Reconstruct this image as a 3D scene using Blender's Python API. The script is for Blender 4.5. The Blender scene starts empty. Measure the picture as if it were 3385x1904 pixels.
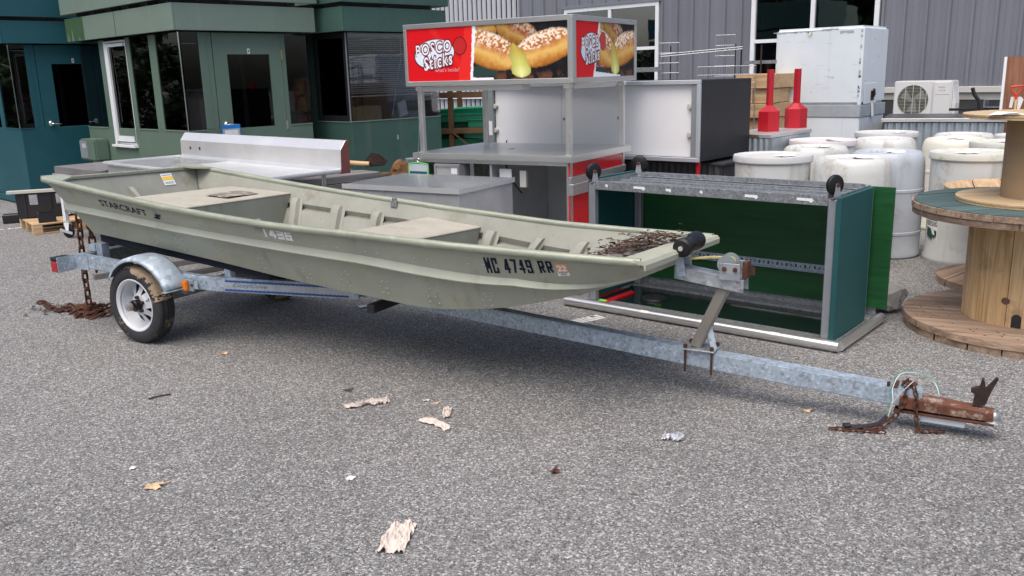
import bpy, bmesh, math, random
import numpy as np
from mathutils import Vector, Matrix
random.seed(7); np.random.seed(7)
SC = bpy.context.scene
COL = SC.collection
R = math.radians
# ------------------------------------------------------------------ camera
cam = bpy.data.cameras.new('camera'); camo = bpy.data.objects.new('camera', cam); COL.objects.link(camo)
cam.sensor_width = 36.0; cam.lens = 30.745; cam.clip_start = 0.05; cam.clip_end = 2000
_p, _r = R(13.64), R(1.58)
fw = Vector((0, math.cos(_p), -math.sin(_p))); up0 = Vector((0, math.sin(_p), math.cos(_p))); rt0 = Vector((1, 0, 0))
rt = rt0 * math.cos(_r) - up0 * math.sin(_r); up = rt0 * math.sin(_r) + up0 * math.cos(_r)
m = Matrix((rt, up, -fw)).transposed().to_4x4(); m.translation = (0, 0, 1.6)
camo.matrix_world = m
SC.camera = camo
# ------------------------------------------------------------------ world, sun, exposure
SUN_EL, SUN_AZ = 66.0, 205.0        # azimuth clockwise from +Y, sun high to the left behind the camera
wd = bpy.data.worlds.new('World'); SC.world = wd; wd.use_nodes = True
nt = wd.node_tree; bg = nt.nodes['Background']
sky = nt.nodes.new('ShaderNodeTexSky'); sky.sky_type = 'NISHITA'; sky.sun_disc = False
sky.sun_elevation = R(SUN_EL); sky.sun_rotation = R(SUN_AZ); sky.air_density = 0.8; sky.dust_density = 4.0; sky.ozone_density = 0.6
nt.links.new(sky.outputs[0], bg.inputs[0]); bg.inputs[1].default_value = 0.12
sl = bpy.data.lights.new('sun', 'SUN'); so = bpy.data.objects.new('sun', sl); COL.objects.link(so)
sl.energy = 1.25; sl.angle = R(65); sl.color = (1.0, 0.955, 0.885)
az = R(SUN_AZ); el = R(SUN_EL)
sd = Vector((math.sin(az) * math.cos(el), math.cos(az) * math.cos(el), math.sin(el)))
so.rotation_euler = sd.to_track_quat('Z', 'Y').to_euler(); so.location = sd * 30
SC.view_settings.view_transform = 'Standard'; SC.view_settings.look = 'None'
SC.view_settings.exposure = 0.90; SC.view_settings.gamma = 1.0; SC.view_settings.use_curve_mapping = False
SC.cycles.max_bounces = 8; SC.cycles.transparent_max_bounces = 12
# ------------------------------------------------------------------ helpers: objects
def tag(o, label=None, cat=None, group=None, kind=None):
    if label: o['label'] = label
    if cat: o['category'] = cat
    if group: o['group'] = group
    if kind: o['kind'] = kind
    return o
def thing(name, label, cat, loc=(0, 0, 0), rz=0.0, group=None, rx=0.0, ry=0.0):
    o = bpy.data.objects.new(name, None); COL.objects.link(o)
    o.empty_display_size = 0.1
    o.location = loc; o.rotation_euler = (R(rx), R(ry), R(rz))
    return tag(o, label, cat, group)
def copy_tree(o, parent=None, loc=None, rz=None):
    c = o.copy(); COL.objects.link(c)
    if parent is not None: c.parent = parent
    if loc is not None: c.location = loc
    if rz is not None: c.rotation_euler.z = R(rz)
    for ch in list(o.children): copy_tree(ch, c)
    return c
class MB:
    def __init__(s): s.v = []; s.f = []
    def add(s, vs, fs):
        n = len(s.v); s.v += [tuple(map(float, v)) for v in vs]; s.f += [tuple(n + i for i in f) for f in fs]; return s
    def box(s, x0, x1, y0, y1, z0, z1):
        return s.add([(x0,y0,z0),(x1,y0,z0),(x1,y1,z0),(x0,y1,z0),(x0,y0,z1),(x1,y0,z1),(x1,y1,z1),(x0,y1,z1)],
                     [(3,2,1,0),(4,5,6,7),(0,1,5,4),(1,2,6,5),(2,3,7,6),(3,0,4,7)])
    def obox(s, c, size, rot=(0,0,0)):
        from mathutils import Euler
        M = Euler([R(a) for a in rot]).to_matrix(); hx, hy, hz = [d/2 for d in size]
        vs = [M @ Vector((x,y,z)) + Vector(c) for x,y,z in [(-hx,-hy,-hz),(hx,-hy,-hz),(hx,hy,-hz),(-hx,hy,-hz),(-hx,-hy,hz),(hx,-hy,hz),(hx,hy,hz),(-hx,hy,hz)]]
        return s.add(vs, [(3,2,1,0),(4,5,6,7),(0,1,5,4),(1,2,6,5),(2,3,7,6),(3,0,4,7)])
    def bar(s, a, b, w, h, upv=(0,0,1)):            # rectangular bar from a to b
        a = Vector(a); b = Vector(b); d = (b-a).normalized(); u = Vector(upv); r = d.cross(u)
        if r.length < 1e-5: r = d.cross(Vector((1,0,0)))
        r.normalize(); u = r.cross(d).normalized(); vs = []
        for p in (a, b):
            for i, j in ((-1,-1),(1,-1),(1,1),(-1,1)): vs.append(p + r*(i*w/2) + u*(j*h/2))
        return s.add(vs, [(0,1,2,3),(7,6,5,4),(4,5,1,0),(5,6,2,1),(6,7,3,2),(7,4,0,3)])
    def tube(s, pts, r, n=8, cap=True, closed=False):
        pts = [Vector(p) for p in pts]; N = len(pts); rs = r if isinstance(r, (list, tuple)) else [r]*N
        prev = None; base = len(s.v); vs = []
        for i, p in enumerate(pts):
            if closed: t = pts[(i+1) % N] - pts[i-1]
            else: t = pts[min(i+1, N-1)] - pts[max(i-1, 0)]
            t.normalize()
            if prev is None:
                q = Vector((0,0,1)) if abs(t.z) < 0.9 else Vector((1,0,0)); prev = t.cross(q).normalized()
            else:
                prev = (prev - t*prev.dot(t)).normalized()
            o = t.cross(prev)
            for k in range(n):
                a = 2*math.pi*k/n; vs.append(p + (prev*math.cos(a) + o*math.sin(a))*rs[i])
        fs = []
        for i in range(N if closed else N-1):
            j = (i+1) % N
            for k in range(n):
                l = (k+1) % n; fs.append((i*n+k, i*n+l, j*n+l, j*n+k))
        if cap and not closed: fs.append(tuple(range(n-1,-1,-1))); fs.append(tuple((N-1)*n+k for k in range(n)))
        return s.add(vs, fs)
    def lathe(s, prof, n=32, c=(0,0,0), axis='z', cap=False, a0=0.0, a1=360.0):
        full = abs(a1-a0) > 359.9; m = n if full else n+1; vs = []
        for r, z in prof:
            for k in range(m):
                a = R(a0 + (a1-a0)*k/n); x, y = r*math.cos(a), r*math.sin(a)
                p = (x, y, z) if axis == 'z' else ((z, x, y) if axis == 'x' else (x, -z, y))
                vs.append((p[0]+c[0], p[1]+c[1], p[2]+c[2]))
        fs = []
        for i in range(len(prof)-1):
            for k in range(n):
                l = (k+1) % m; fs.append((i*m+k, i*m+l, (i+1)*m+l, (i+1)*m+k))
        if cap: fs.append(tuple(range(m-1,-1,-1))); fs.append(tuple((len(prof)-1)*m+k for k in range(m)))
        return s.add(vs, fs)
    def prism(s, poly, fn, t0, t1):               # poly (a,b) extruded from t0 to t1, fn(a,b,t)->xyz
        n = len(poly); vs = [fn(a,b,t0) for a,b in poly] + [fn(a,b,t1) for a,b in poly]
        return s.add(vs, [tuple(range(n-1,-1,-1)), tuple(range(n,2*n))] + [(i,(i+1)%n,n+(i+1)%n,n+i) for i in range(n)])
    def grid(s, nx, ny, fn):
        vs = [fn(i/nx, j/ny) for j in range(ny+1) for i in range(nx+1)]
        return s.add(vs, [(j*(nx+1)+i, j*(nx+1)+i+1, (j+1)*(nx+1)+i+1, (j+1)*(nx+1)+i) for j in range(ny) for i in range(nx)])
    def mesh(s, name, bevel=0.0, seg=1, smooth=False, ang=38):
        me = bpy.data.meshes.new(name); me.from_pydata(s.v, [], s.f)
        bm = bmesh.new(); bm.from_mesh(me); bmesh.ops.recalc_face_normals(bm, faces=bm.faces)
        if bevel > 0:
            es = [e for e in bm.edges if len(e.link_faces) == 2 and e.calc_face_angle(0) > R(35)]
            bmesh.ops.bevel(bm, geom=es, offset=bevel, segments=seg, affect='EDGES', clamp_overlap=True)
        bm.to_mesh(me); bm.free()
        if smooth:
            me.polygons.foreach_set('use_smooth', [True]*len(me.polygons)); me.set_sharp_from_angle(angle=R(ang))
        return me
    def build(s, name, mt, parent=None, bevel=0.0, seg=1, smooth=False, ang=38, loc=None, rot=None):
        me = s.mesh(name, bevel, seg, smooth, ang)
        return link(name, me, mt, parent, loc, rot)
def link(name, me, mt, parent=None, loc=None, rot=None):
    o = bpy.data.objects.new(name, me); COL.objects.link(o)
    if mt is not None and not me.materials: me.materials.append(mt)
    if parent is not None: o.parent = parent
    if loc is not None: o.location = loc
    if rot is not None: o.rotation_euler = tuple(R(a) for a in rot)
    return o
def text2d(body, size=1.0, offset=0.0, shear=0.0, sx=1.0, spacing=1.0, align='LEFT'):
    cu = bpy.data.curves.new('lettering', 'FONT'); cu.body = body; cu.size = size; cu.offset = offset; cu.shear = shear
    cu.space_character = spacing; cu.align_x = align; cu.resolution_u = 4; cu.dimensions = '2D'; cu.fill_mode = 'BOTH'
    o = bpy.data.objects.new('lettering', cu); COL.objects.link(o)
    dg = bpy.context.evaluated_depsgraph_get(); dg.update()
    me = bpy.data.meshes.new_from_object(o.evaluated_get(dg))
    vs = [(v.co.x*sx, v.co.y) for v in me.vertices]; fs = [tuple(p.vertices) for p in me.polygons]
    bpy.data.objects.remove(o); bpy.data.curves.remove(cu); bpy.data.meshes.remove(me)
    return vs, fs
def fit_text(body, w, h, **k):                    # lettering scaled to fill w x h, origin lower left
    vs, fs = text2d(body, **k); xs = [v[0] for v in vs]; ys = [v[1] for v in vs]
    x0, x1, y0, y1 = min(xs), max(xs), min(ys), max(ys)
    return [((x-x0)/(x1-x0)*w, (y-y0)/(y1-y0)*h) for x, y in vs], fs
GLYPH = {'M': [(0,0,0,1),(1,0,1,1),(0,1,.5,.30),(.5,.30,1,1)], 'C': [(0,0,0,1),(0,1,1,1),(1,1,1,.72),(0,0,1,0),(1,0,1,.28)], '4': [(.78,0,.78,1),(0,.28,1.05,.28),(0,.28,.62,1)], '7': [(0,1,1,1),(1,1,.40,0)],
         '9': [(0,.5,0,1),(0,1,1,1),(1,1,1,0),(0,.5,1,.5),(0,0,1,0),(0,0,0,.18)], 'R': [(0,0,0,1),(0,1,1,1),(1,1,1,.52),(0,.5,1,.5),(.45,.5,1.02,0)], '1': [(.55,0,.55,1),(.25,1,.55,1)], '3': [(0,1,1,1),(.1,.5,1,.5),(0,0,1,0),(1,0,1,1)], '6': [(0,0,0,1),(0,1,1,1),(0,.5,1,.5),(1,.5,1,0),(0,0,1,0)]}
def block_text(txt, w, h, t, gap=.45, space=.8):   # condensed block lettering made of straight strokes; t is the stroke as a part of the letter width
    n = sum(1 for c in txt if c != ' '); units = n*1.0+gap*(len(txt)-1)+space*txt.count(' ')*0.6; cw = w/units; x = 0; out = []
    for c in txt:
        if c == ' ': x += (space*.6+gap)*cw; continue
        th = t*cw; k = 0
        for x0, y0, x1, y1 in GLYPH[c]:
            ax_, ay, bx_, by = x+th/2+x0*(cw-th), th/2+y0*(h-th), x+th/2+x1*(cw-th), th/2+y1*(h-th); dx, dy = bx_-ax_, by-ay; l_ = math.hypot(dx, dy); dx /= l_; dy /= l_
            e = th/2 if (abs(dx) < .01 or abs(dy) < .01) else th*.25; px, py = -dy*th/2, dx*th/2
            out.append([(ax_-dx*e+px, ay-dy*e+py), (bx_+dx*e+px, by+dy*e+py), (bx_+dx*e-px, by+dy*e-py), (ax_-dx*e-px, ay-dy*e-py)]); k += 1
        x += (1+gap)*cw
    return out
def put_block(name, quads, fn, mt, parent):        # fn(a, b, extra offset)
    mb = MB()
    for i, q in enumerate(quads):
        m_ = 4; a, b, c, d = q; vs = []
        for k in range(m_+1):
            f_ = k/m_; vs += [fn(a[0]+(b[0]-a[0])*f_, a[1]+(b[1]-a[1])*f_, .00025*(i % 7)), fn(d[0]+(c[0]-d[0])*f_, d[1]+(c[1]-d[1])*f_, .00025*(i % 7))]
        mb.add(vs, [(2*k, 2*k+2, 2*k+3, 2*k+1) for k in range(m_)])
    return mb.build(name, mt, parent)
def put_text(name, tf, fn, mt, parent):
    vs, fs = tf; me = bpy.data.meshes.new(name); me.from_pydata([tuple(fn(a, b)) for a, b in vs], [], fs)
    return link(name, me, mt, parent)
# ------------------------------------------------------------------ helpers: materials
MATS = {}
def newmat(name):
    mt = bpy.data.materials.new(name); mt.use_nodes = True; n = mt.node_tree
    return mt, n, n.nodes['Principled BSDF'], n.links
def N(n, t, **k):
    x = n.nodes.new(t)
    for a, v in k.items():
        if a.startswith('i_'): x.inputs[a[2:].replace('_', ' ')].default_value = v
        else: setattr(x, a, v)
    return x
def ramp(n, stops):
    r = n.nodes.new('ShaderNodeValToRGB'); e = r.color_ramp.elements
    while len(e) < len(stops): e.new(0.5)
    for el_, (p, c) in zip(e, stops):
        el_.position = p; el_.color = (c, c, c, 1) if not isinstance(c, tuple) else (*c, 1)
    return r
def mix(n, a, b, f, bt='MIX'):
    x = n.nodes.new('ShaderNodeMix'); x.data_type = 'RGBA'; x.blend_type = bt
    for s, v in ((x.inputs[6], a), (x.inputs[7], b), (x.inputs[0], f)):
        if hasattr(v, 'links') or hasattr(v, 'is_output'): n.links.new(v, s)
        else: s.default_value = (*v, 1) if isinstance(v, tuple) else v
    return x.outputs[2]
def M(name, col, rough=0.5, metal=0.0, var=0.12, vs=5.0, bump=0.0, bs=80.0, dirt=None, streak=None, rnd=0.0, coat=0.0, spec=0.5, stretch=None, fleck=None, rvar=0.0, emis=None):
    mt, n, b, L = newmat(name)
    tc = N(n, 'ShaderNodeTexCoord'); src = tc.outputs['Object']
    if stretch:
        mp = N(n, 'ShaderNodeMapping'); mp.inputs['Scale'].default_value = stretch; L.new(src, mp.inputs[0]); s2 = mp.outputs[0]
    else: s2 = src
    ns = N(n, 'ShaderNodeTexNoise', i_Scale=vs, i_Detail=6.0, i_Roughness=0.6); L.new(s2, ns.inputs['Vector'])
    lo = tuple(c*(1-var) for c in col); hi = tuple(min(1, c*(1+var)) for c in col)
    rp = ramp(n, [(0.3, lo), (0.7, hi)]); L.new(ns.outputs['Fac'], rp.inputs[0]); out = rp.outputs[0]
    if dirt:                                        # (colour, amount 0..1, scale[, sharpness])
        dc, da, ds = dirt[:3]; sh = dirt[3] if len(dirt) > 3 else 0.16
        d = N(n, 'ShaderNodeTexNoise', i_Scale=ds, i_Detail=8.0, i_Roughness=0.68); L.new(src, d.inputs['Vector'])
        th = 0.72 - 0.4*da; r2 = ramp(n, [(th, 0.0), (min(1, th+sh), 1.0)]); L.new(d.outputs['Fac'], r2.inputs[0])
        out = mix(n, out, dc, r2.outputs[0])
    if streak:                                      # (colour, amount, scale)
        mp = N(n, 'ShaderNodeMapping'); mp.inputs['Scale'].default_value = (streak[2], streak[2], streak[2]*0.06); L.new(src, mp.inputs[0])
        d = N(n, 'ShaderNodeTexNoise', i_Scale=1.0, i_Detail=5.0, i_Roughness=0.6); L.new(mp.outputs[0], d.inputs['Vector'])
        th = 0.72 - 0.4*streak[1]; r2 = ramp(n, [(th, 0.0), (min(1, th+0.22), 1.0)]); L.new(d.outputs['Fac'], r2.inputs[0])
        out = mix(n, out, streak[0], r2.outputs[0])
    if fleck:                                       # small specks (colour, amount, scale)
        d = N(n, 'ShaderNodeTexVoronoi', i_Scale=fleck[2]); L.new(src, d.inputs['Vector'])
        r2 = ramp(n, [(fleck[1]*0.6, 1.0), (fleck[1], 0.0)]); L.new(d.outputs['Distance'], r2.inputs[0])
        out = mix(n, out, fleck[0], r2.outputs[0])
    if rnd:
        oi = N(n, 'ShaderNodeObjectInfo'); hs = N(n, 'ShaderNodeHueSaturation'); mr = N(n, 'ShaderNodeMapRange')
        mr.inputs['To Min'].default_value = 1-rnd; mr.inputs['To Max'].default_value = 1+rnd
        L.new(oi.outputs['Random'], mr.inputs['Value']); L.new(mr.outputs[0], hs.inputs['Value']); L.new(out, hs.inputs['Color']); out = hs.outputs[0]
    L.new(out, b.inputs['Base Color'])
    b.inputs['Roughness'].default_value = rough; b.inputs['Metallic'].default_value = metal
    b.inputs['Specular IOR Level'].default_value = spec; b.inputs['Coat Weight'].default_value = coat
    if rvar:
        mr = N(n, 'ShaderNodeMapRange'); mr.inputs['To Min'].default_value = max(0.02, rough-rvar); mr.inputs['To Max'].default_value = rough+rvar
        L.new(ns.outputs['Fac'], mr.inputs['Value']); L.new(mr.outputs[0], b.inputs['Roughness'])
    if bump:
        bn = N(n, 'ShaderNodeTexNoise', i_Scale=bs, i_Detail=4.0); L.new(s2, bn.inputs['Vector'])
        bp = N(n, 'ShaderNodeBump', i_Strength=bump, i_Distance=0.01); L.new(bn.outputs['Fac'], bp.inputs['Height']); L.new(bp.outputs[0], b.inputs['Normal'])
    MATS[name] = mt
    return mt
def wood(name, dark, light, axis='x', rough=0.75, ring=9.0, rnd=0.12, dirt=None, bump=0.25):
    mt, n, b, L = newmat(name)
    tc = N(n, 'ShaderNodeTexCoord'); oi = N(n, 'ShaderNodeObjectInfo')
    ad = N(n, 'ShaderNodeVectorMath', operation='MULTIPLY_ADD'); L.new(oi.outputs['Random'], ad.inputs[0]); ad.inputs[1].default_value = (7, 3, 5); L.new(tc.outputs['Object'], ad.inputs[2])
    mp = N(n, 'ShaderNodeMapping'); sc = {'x': (0.7, ring, ring), 'y': (ring, 0.7, ring), 'z': (ring, ring, 0.7)}[axis]
    mp.inputs['Scale'].default_value = sc; L.new(ad.outputs[0], mp.inputs[0])
    ns = N(n, 'ShaderNodeTexNoise', i_Scale=1.6, i_Detail=7.0, i_Roughness=0.62, i_Distortion=0.9); L.new(mp.outputs[0], ns.inputs['Vector'])
    mp2 = N(n, 'ShaderNodeMapping'); mp2.inputs['Scale'].default_value = tuple(v*9 if v > 1 else v*3 for v in sc); L.new(ad.outputs[0], mp2.inputs[0])
    n2 = N(n, 'ShaderNodeTexNoise', i_Scale=1.0, i_Detail=3.0); L.new(mp2.outputs[0], n2.inputs['Vector'])
    rp = ramp(n, [(0.3, dark), (0.68, light)]); L.new(ns.outputs['Fac'], rp.inputs[0])
    r2 = ramp(n, [(0.35, 0.72), (0.6, 1.05)]); L.new(n2.outputs['Fac'], r2.inputs[0])
    out = mix(n, rp.outputs[0], r2.outputs[0], 0.8, 'MULTIPLY')
    if dirt:
        d = N(n, 'ShaderNodeTexNoise', i_Scale=dirt[2], i_Detail=7.0); L.new(tc.outputs['Object'], d.inputs['Vector'])
        th = 0.72-0.4*dirt[1]; r3 = ramp(n, [(th, 0.0), (th+0.18, 1.0)]); L.new(d.outputs['Fac'], r3.inputs[0]); out = mix(n, out, dirt[0], r3.outputs[0])
    hs = N(n, 'ShaderNodeHueSaturation'); mr = N(n, 'ShaderNodeMapRange'); mr.inputs['To Min'].default_value = 1-rnd; mr.inputs['To Max'].default_value = 1+rnd
    L.new(oi.outputs['Random'], mr.inputs['Value']); L.new(mr.outputs[0], hs.inputs['Value']); L.new(out, hs.inputs['Color'])
    L.new(hs.outputs[0], b.inputs['Base Color']); b.inputs['Roughness'].default_value = rough
    bp = N(n, 'ShaderNodeBump', i_Strength=bump, i_Distance=0.004); L.new(n2.outputs['Fac'], bp.inputs['Height']); L.new(bp.outputs[0], b.inputs['Normal'])
    return mt
def galv(name, base=0.5, tint=(0.93, 1.0, 1.06), rust=0.0, sc=38.0, rough=0.42, metal=0.55):
    mt, n, b, L = newmat(name)
    tc = N(n, 'ShaderNodeTexCoord'); vo = N(n, 'ShaderNodeTexVoronoi', i_Scale=sc); L.new(tc.outputs['Object'], vo.inputs['Vector'])
    wv = N(n, 'ShaderNodeTexNoise', i_Scale=sc*0.35, i_Detail=5.0); L.new(tc.outputs['Object'], wv.inputs['Vector'])
    bw = N(n, 'ShaderNodeRGBToBW'); L.new(vo.outputs['Color'], bw.inputs[0])
    lo = tuple(base*0.62*t for t in tint); hi = tuple(min(1, base*1.3*t) for t in tint)
    ad = N(n, 'ShaderNodeMath', operation='MULTIPLY_ADD'); L.new(bw.outputs[0], ad.inputs[0]); ad.inputs[1].default_value = 0.45; 
    m2 = N(n, 'ShaderNodeMath', operation='MULTIPLY'); L.new(wv.outputs['Fac'], m2.inputs[0]); m2.inputs[1].default_value = 0.55; L.new(m2.outputs[0], ad.inputs[2])
    md_ = tuple(base*t for t in tint)
    rp = ramp(n, [(0.28, lo), (0.52, md_), (0.60, md_), (0.70, hi)]); L.new(ad.outputs[0], rp.inputs[0]); out = rp.outputs[0]
    if rust:
        d = N(n, 'ShaderNodeTexNoise', i_Scale=5.0, i_Detail=8.0, i_Roughness=0.7); L.new(tc.outputs['Object'], d.inputs['Vector'])
        th = 0.74-0.4*rust; r3 = ramp(n, [(th, 0.0), (th+0.14, 1.0)]); L.new(d.outputs['Fac'], r3.inputs[0]); out = mix(n, out, (0.16, 0.07, 0.03), r3.outputs[0])
        mm = N(n, 'ShaderNodeMath', operation='MULTIPLY_ADD'); L.new(r3.outputs[0], mm.inputs[0]); mm.inputs[1].default_value = -metal; mm.inputs[2].default_value = metal; L.new(mm.outputs[0], b.inputs['Metallic'])
    else: b.inputs['Metallic'].default_value = metal
    L.new(out, b.inputs['Base Color']); b.inputs['Roughness'].default_value = rough
    return mt
def glass(name, tint=0.25, rough=0.02, refl=1.0, ior=1.5):
    mt, n, b, L = newmat(name); n.nodes.remove(b); o = n.nodes['Material Output']
    tr = N(n, 'ShaderNodeBsdfTransparent'); tr.inputs[0].default_value = (tint, tint*1.02, tint*1.05, 1)
    gl = N(n, 'ShaderNodeBsdfGlossy'); gl.inputs['Roughness'].default_value = rough; gl.inputs['Color'].default_value = (refl, refl, refl, 1)
    fr = N(n, 'ShaderNodeFresnel', i_IOR=ior)
    tc = N(n, 'ShaderNodeTexCoord'); ns = N(n, 'ShaderNodeTexNoise', i_Scale=2.2, i_Detail=2.0); L.new(tc.outputs['Object'], ns.inputs['Vector'])
    bp = N(n, 'ShaderNodeBump', i_Strength=0.06, i_Distance=0.02); L.new(ns.outputs['Fac'], bp.inputs['Height']); L.new(bp.outputs[0], gl.inputs['Normal'])
    mx = N(n, 'ShaderNodeMixShader'); L.new(fr.outputs[0], mx.inputs[0]); L.new(tr.outputs[0], mx.inputs[1]); L.new(gl.outputs[0], mx.inputs[2]); L.new(mx.outputs[0], o.inputs[0])
    return mt
def vcol(name, rough=0.5, coat=0.0):
    mt, n, b, L = newmat(name); a = N(n, 'ShaderNodeVertexColor'); a.layer_name = 'print'; L.new(a.outputs[0], b.inputs['Base Color'])
    b.inputs['Roughness'].default_value = rough; b.inputs['Coat Weight'].default_value = coat; b.inputs['Coat Roughness'].default_value = 0.12; b.inputs['Specular IOR Level'].default_value = 0.25
    return mt
def s2l(r, g, b): return tuple(((c/255)/12.92 if c/255 <= 0.04045 else ((c/255+0.055)/1.055)**2.4) for c in (r, g, b))

# materials
boat_paint = M('boat paint', (0.335, 0.350, 0.280), 0.42, 0.12, 0.10, 3.0, bump=0.09, bs=9, dirt=((0.40, 0.38, 0.265), 0.45, 2.6, 0.25), streak=((0.23, 0.23, 0.175), 0.36, 9.0), fleck=((0.12, 0.12, 0.09), 0.07, 22.0))
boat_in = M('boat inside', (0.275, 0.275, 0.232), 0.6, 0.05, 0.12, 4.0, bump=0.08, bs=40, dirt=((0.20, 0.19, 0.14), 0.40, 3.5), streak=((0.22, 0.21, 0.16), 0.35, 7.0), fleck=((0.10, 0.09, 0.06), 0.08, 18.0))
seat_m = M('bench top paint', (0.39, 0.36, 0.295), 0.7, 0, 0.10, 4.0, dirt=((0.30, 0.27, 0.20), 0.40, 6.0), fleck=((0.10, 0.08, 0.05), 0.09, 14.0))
rail_m = M('gunwale', (0.30, 0.32, 0.245), 0.45, 0.25, 0.18, 10.0, dirt=((0.44, 0.455, 0.39), 0.40, 9.0, 0.25), stretch=(0.6, 6, 6))
navy = M('navy decal', (0.006, 0.009, 0.026), 0.6, var=0.05, spec=0.2)
white_d = M('white decal', (0.78, 0.78, 0.76), 0.4, var=0.04, dirt=((0.4, 0.4, 0.36), 0.25, 30))
white_p = M('white paper', (0.76, 0.76, 0.75), 0.85, var=0.06, vs=20)
orange_s = M('orange sticker', (0.72, 0.33, 0.16), 0.5, var=0.12, vs=20, dirt=((0.75, 0.6, 0.5), 0.4, 30))
g_beam = galv('galvanised beam', 0.47, (0.84, 0.99, 1.14), sc=75, metal=0.35)
g_rust = galv('galvanised rusting', 0.42, rust=0.5)
g_blue = galv('galvanised fender', 0.48, (0.84, 0.99, 1.14), sc=22, rough=0.5, metal=0.25)
g_frame = galv('galvanised frame', 0.30, (0.95, 1.0, 1.04), sc=90, rough=0.5)
g_post = M('grey steel post', (0.27, 0.29, 0.31), 0.5, 0.4, 0.10, 8, dirt=((0.20, 0.21, 0.22), 0.3, 9, 0.3))
rust = M('rust', (0.070, 0.026, 0.015), 0.92, 0, 0.45, 30.0, bump=0.5, bs=120, dirt=((0.14, 0.055, 0.024), 0.4, 22.0))
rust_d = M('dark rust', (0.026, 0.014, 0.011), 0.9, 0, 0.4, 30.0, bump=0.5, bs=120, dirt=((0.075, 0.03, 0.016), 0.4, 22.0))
rubber = M('rubber', (0.007, 0.007, 0.008), 0.42, 0, 0.2, 12, bump=0.1, bs=90, spec=0.35)
tyre_m = M('tyre rubber', (0.024, 0.024, 0.026), 0.82, 0, 0.2, 12, bump=0.25, bs=90, dirt=((0.26, 0.19, 0.12), 0.40, 4.2, 0.07))
white_rim = M('white wheel paint', (0.58, 0.60, 0.62), 0.45, 0, 0.08, 10, dirt=((0.26, 0.16, 0.09), 0.24, 14.0))
carpet = M('bunk carpet', (0.010, 0.012, 0.022), 0.95, bump=0.4, bs=200)
stainless = M('stainless', (0.66, 0.655, 0.635), 0.30, 0.85, 0.05, 2.5, stretch=(1, 1, 30), rvar=0.05)
stain_w = M('worn stainless', (0.60, 0.61, 0.61), 0.36, 0.55, 0.10, 4, dirt=((0.42, 0.41, 0.38), 0.35, 5.0, 0.3), rvar=0.08)
stain_l = M('bright stainless', (0.72, 0.715, 0.70), 0.36, 0.55, 0.05, 3, dirt=((0.60, 0.58, 0.54), 0.4, 4.0, 0.3), rvar=0.08)
steel_top = M('steel table top', (0.46, 0.48, 0.50), 0.20, 0.6, 0.12, 3, dirt=((0.30, 0.31, 0.33), 0.4, 3.0, 0.35), rvar=0.06)
teal_p = M('teal board', (0.006, 0.072, 0.076), 0.55, 0, 0.12, 2.0, fleck=((0.3, 0.32, 0.3), 0.02, 8.0), streak=((0.01, 0.075, 0.08), 0.3, 8))
green_p = M('green board', (0.007, 0.072, 0.018), 0.42, 0, 0.25, 3.0, stretch=(1, 1, 9), rvar=0.1)
floor_bk = M('dark glossy board', (0.006, 0.014, 0.012), 0.10, 0, 0.2, 3.0)
k_sage = M('sage kiosk paint', (0.105, 0.160, 0.120), 0.62, 0, 0.10, 1.5, streak=((0.115, 0.15, 0.12), 0.34, 6.0), dirt=((0.085, 0.135, 0.100), 0.4, 2.0, 0.3))
k_sage2 = M('sage fascia paint', (0.150, 0.205, 0.165), 0.6, 0, 0.08, 1.5, streak=((0.19, 0.235, 0.20), 0.3, 5.0))
k_patch = M('green touch-up paint', (0.042, 0.095, 0.040), 0.55, 0, 0.1, 3.0)
k_teal = M('teal kiosk paint', (0.009, 0.080, 0.100), 0.55, 0, 0.12, 1.5, streak=((0.012, 0.085, 0.10), 0.3, 6.0))
k_dark = M('dark green kiosk paint', (0.040, 0.096, 0.076), 0.6, 0, 0.10, 1.5, streak=((0.075, 0.12, 0.098), 0.34, 7.0), dirt=((0.022, 0.066, 0.052), 0.4, 2.0, 0.3))
k_inside = M('dark interior', (0.02, 0.02, 0.022), 0.85)
win_glass = glass('kiosk glass', 0.42, refl=0.9)
clear_glass = glass('clear kiosk glass', 0.86, refl=0.9)
bld_glass = glass('building glass', 0.08, refl=1.0, ior=2.9)
white_frame = M('white window frame', (0.74, 0.75, 0.76), 0.45, var=0.05, dirt=((0.45, 0.43, 0.38), 0.22, 5))
chrome = M('chrome', (0.75, 0.76, 0.78), 0.15, 1.0, var=0.03)
brass = M('brass', (0.42, 0.32, 0.14), 0.4, 0.8)
clad = M('grey cladding', (0.182, 0.190, 0.216), 0.5, 0.1, 0.06, 1.2, streak=((0.215, 0.225, 0.25), 0.3, 5.0), rnd=0.06)
clad_l = M('light corrugated cladding', (0.48, 0.49, 0.52), 0.5, 0.2, 0.06, 1.5)
trim_l = M('light trim', (0.50, 0.485, 0.44), 0.6, 0, 0.05, 2)
trim_d = M('tan trim', (0.34, 0.325, 0.285), 0.6, 0, 0.05, 2)
base_dk = M('dark block base', (0.035, 0.035, 0.038), 0.85, 0, 0.2, 6, bump=0.3, bs=30)
plastic_w = M('white plastic', (0.58, 0.585, 0.56), 0.5, 0, 0.06, 3.0, dirt=((0.32, 0.30, 0.24), 0.42, 5.0, 0.2), streak=((0.38, 0.36, 0.31), 0.42, 10.0), rnd=0.05, fleck=((0.2, 0.18, 0.13), 0.06, 12.0))
plastic_b = M('bluish plastic', (0.44, 0.475, 0.52), 0.45, 0, 0.07, 3.0, dirt=((0.26, 0.26, 0.26), 0.42, 3.5, 0.25), streak=((0.31, 0.32, 0.34), 0.38, 8.0), rnd=0.05)
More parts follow.
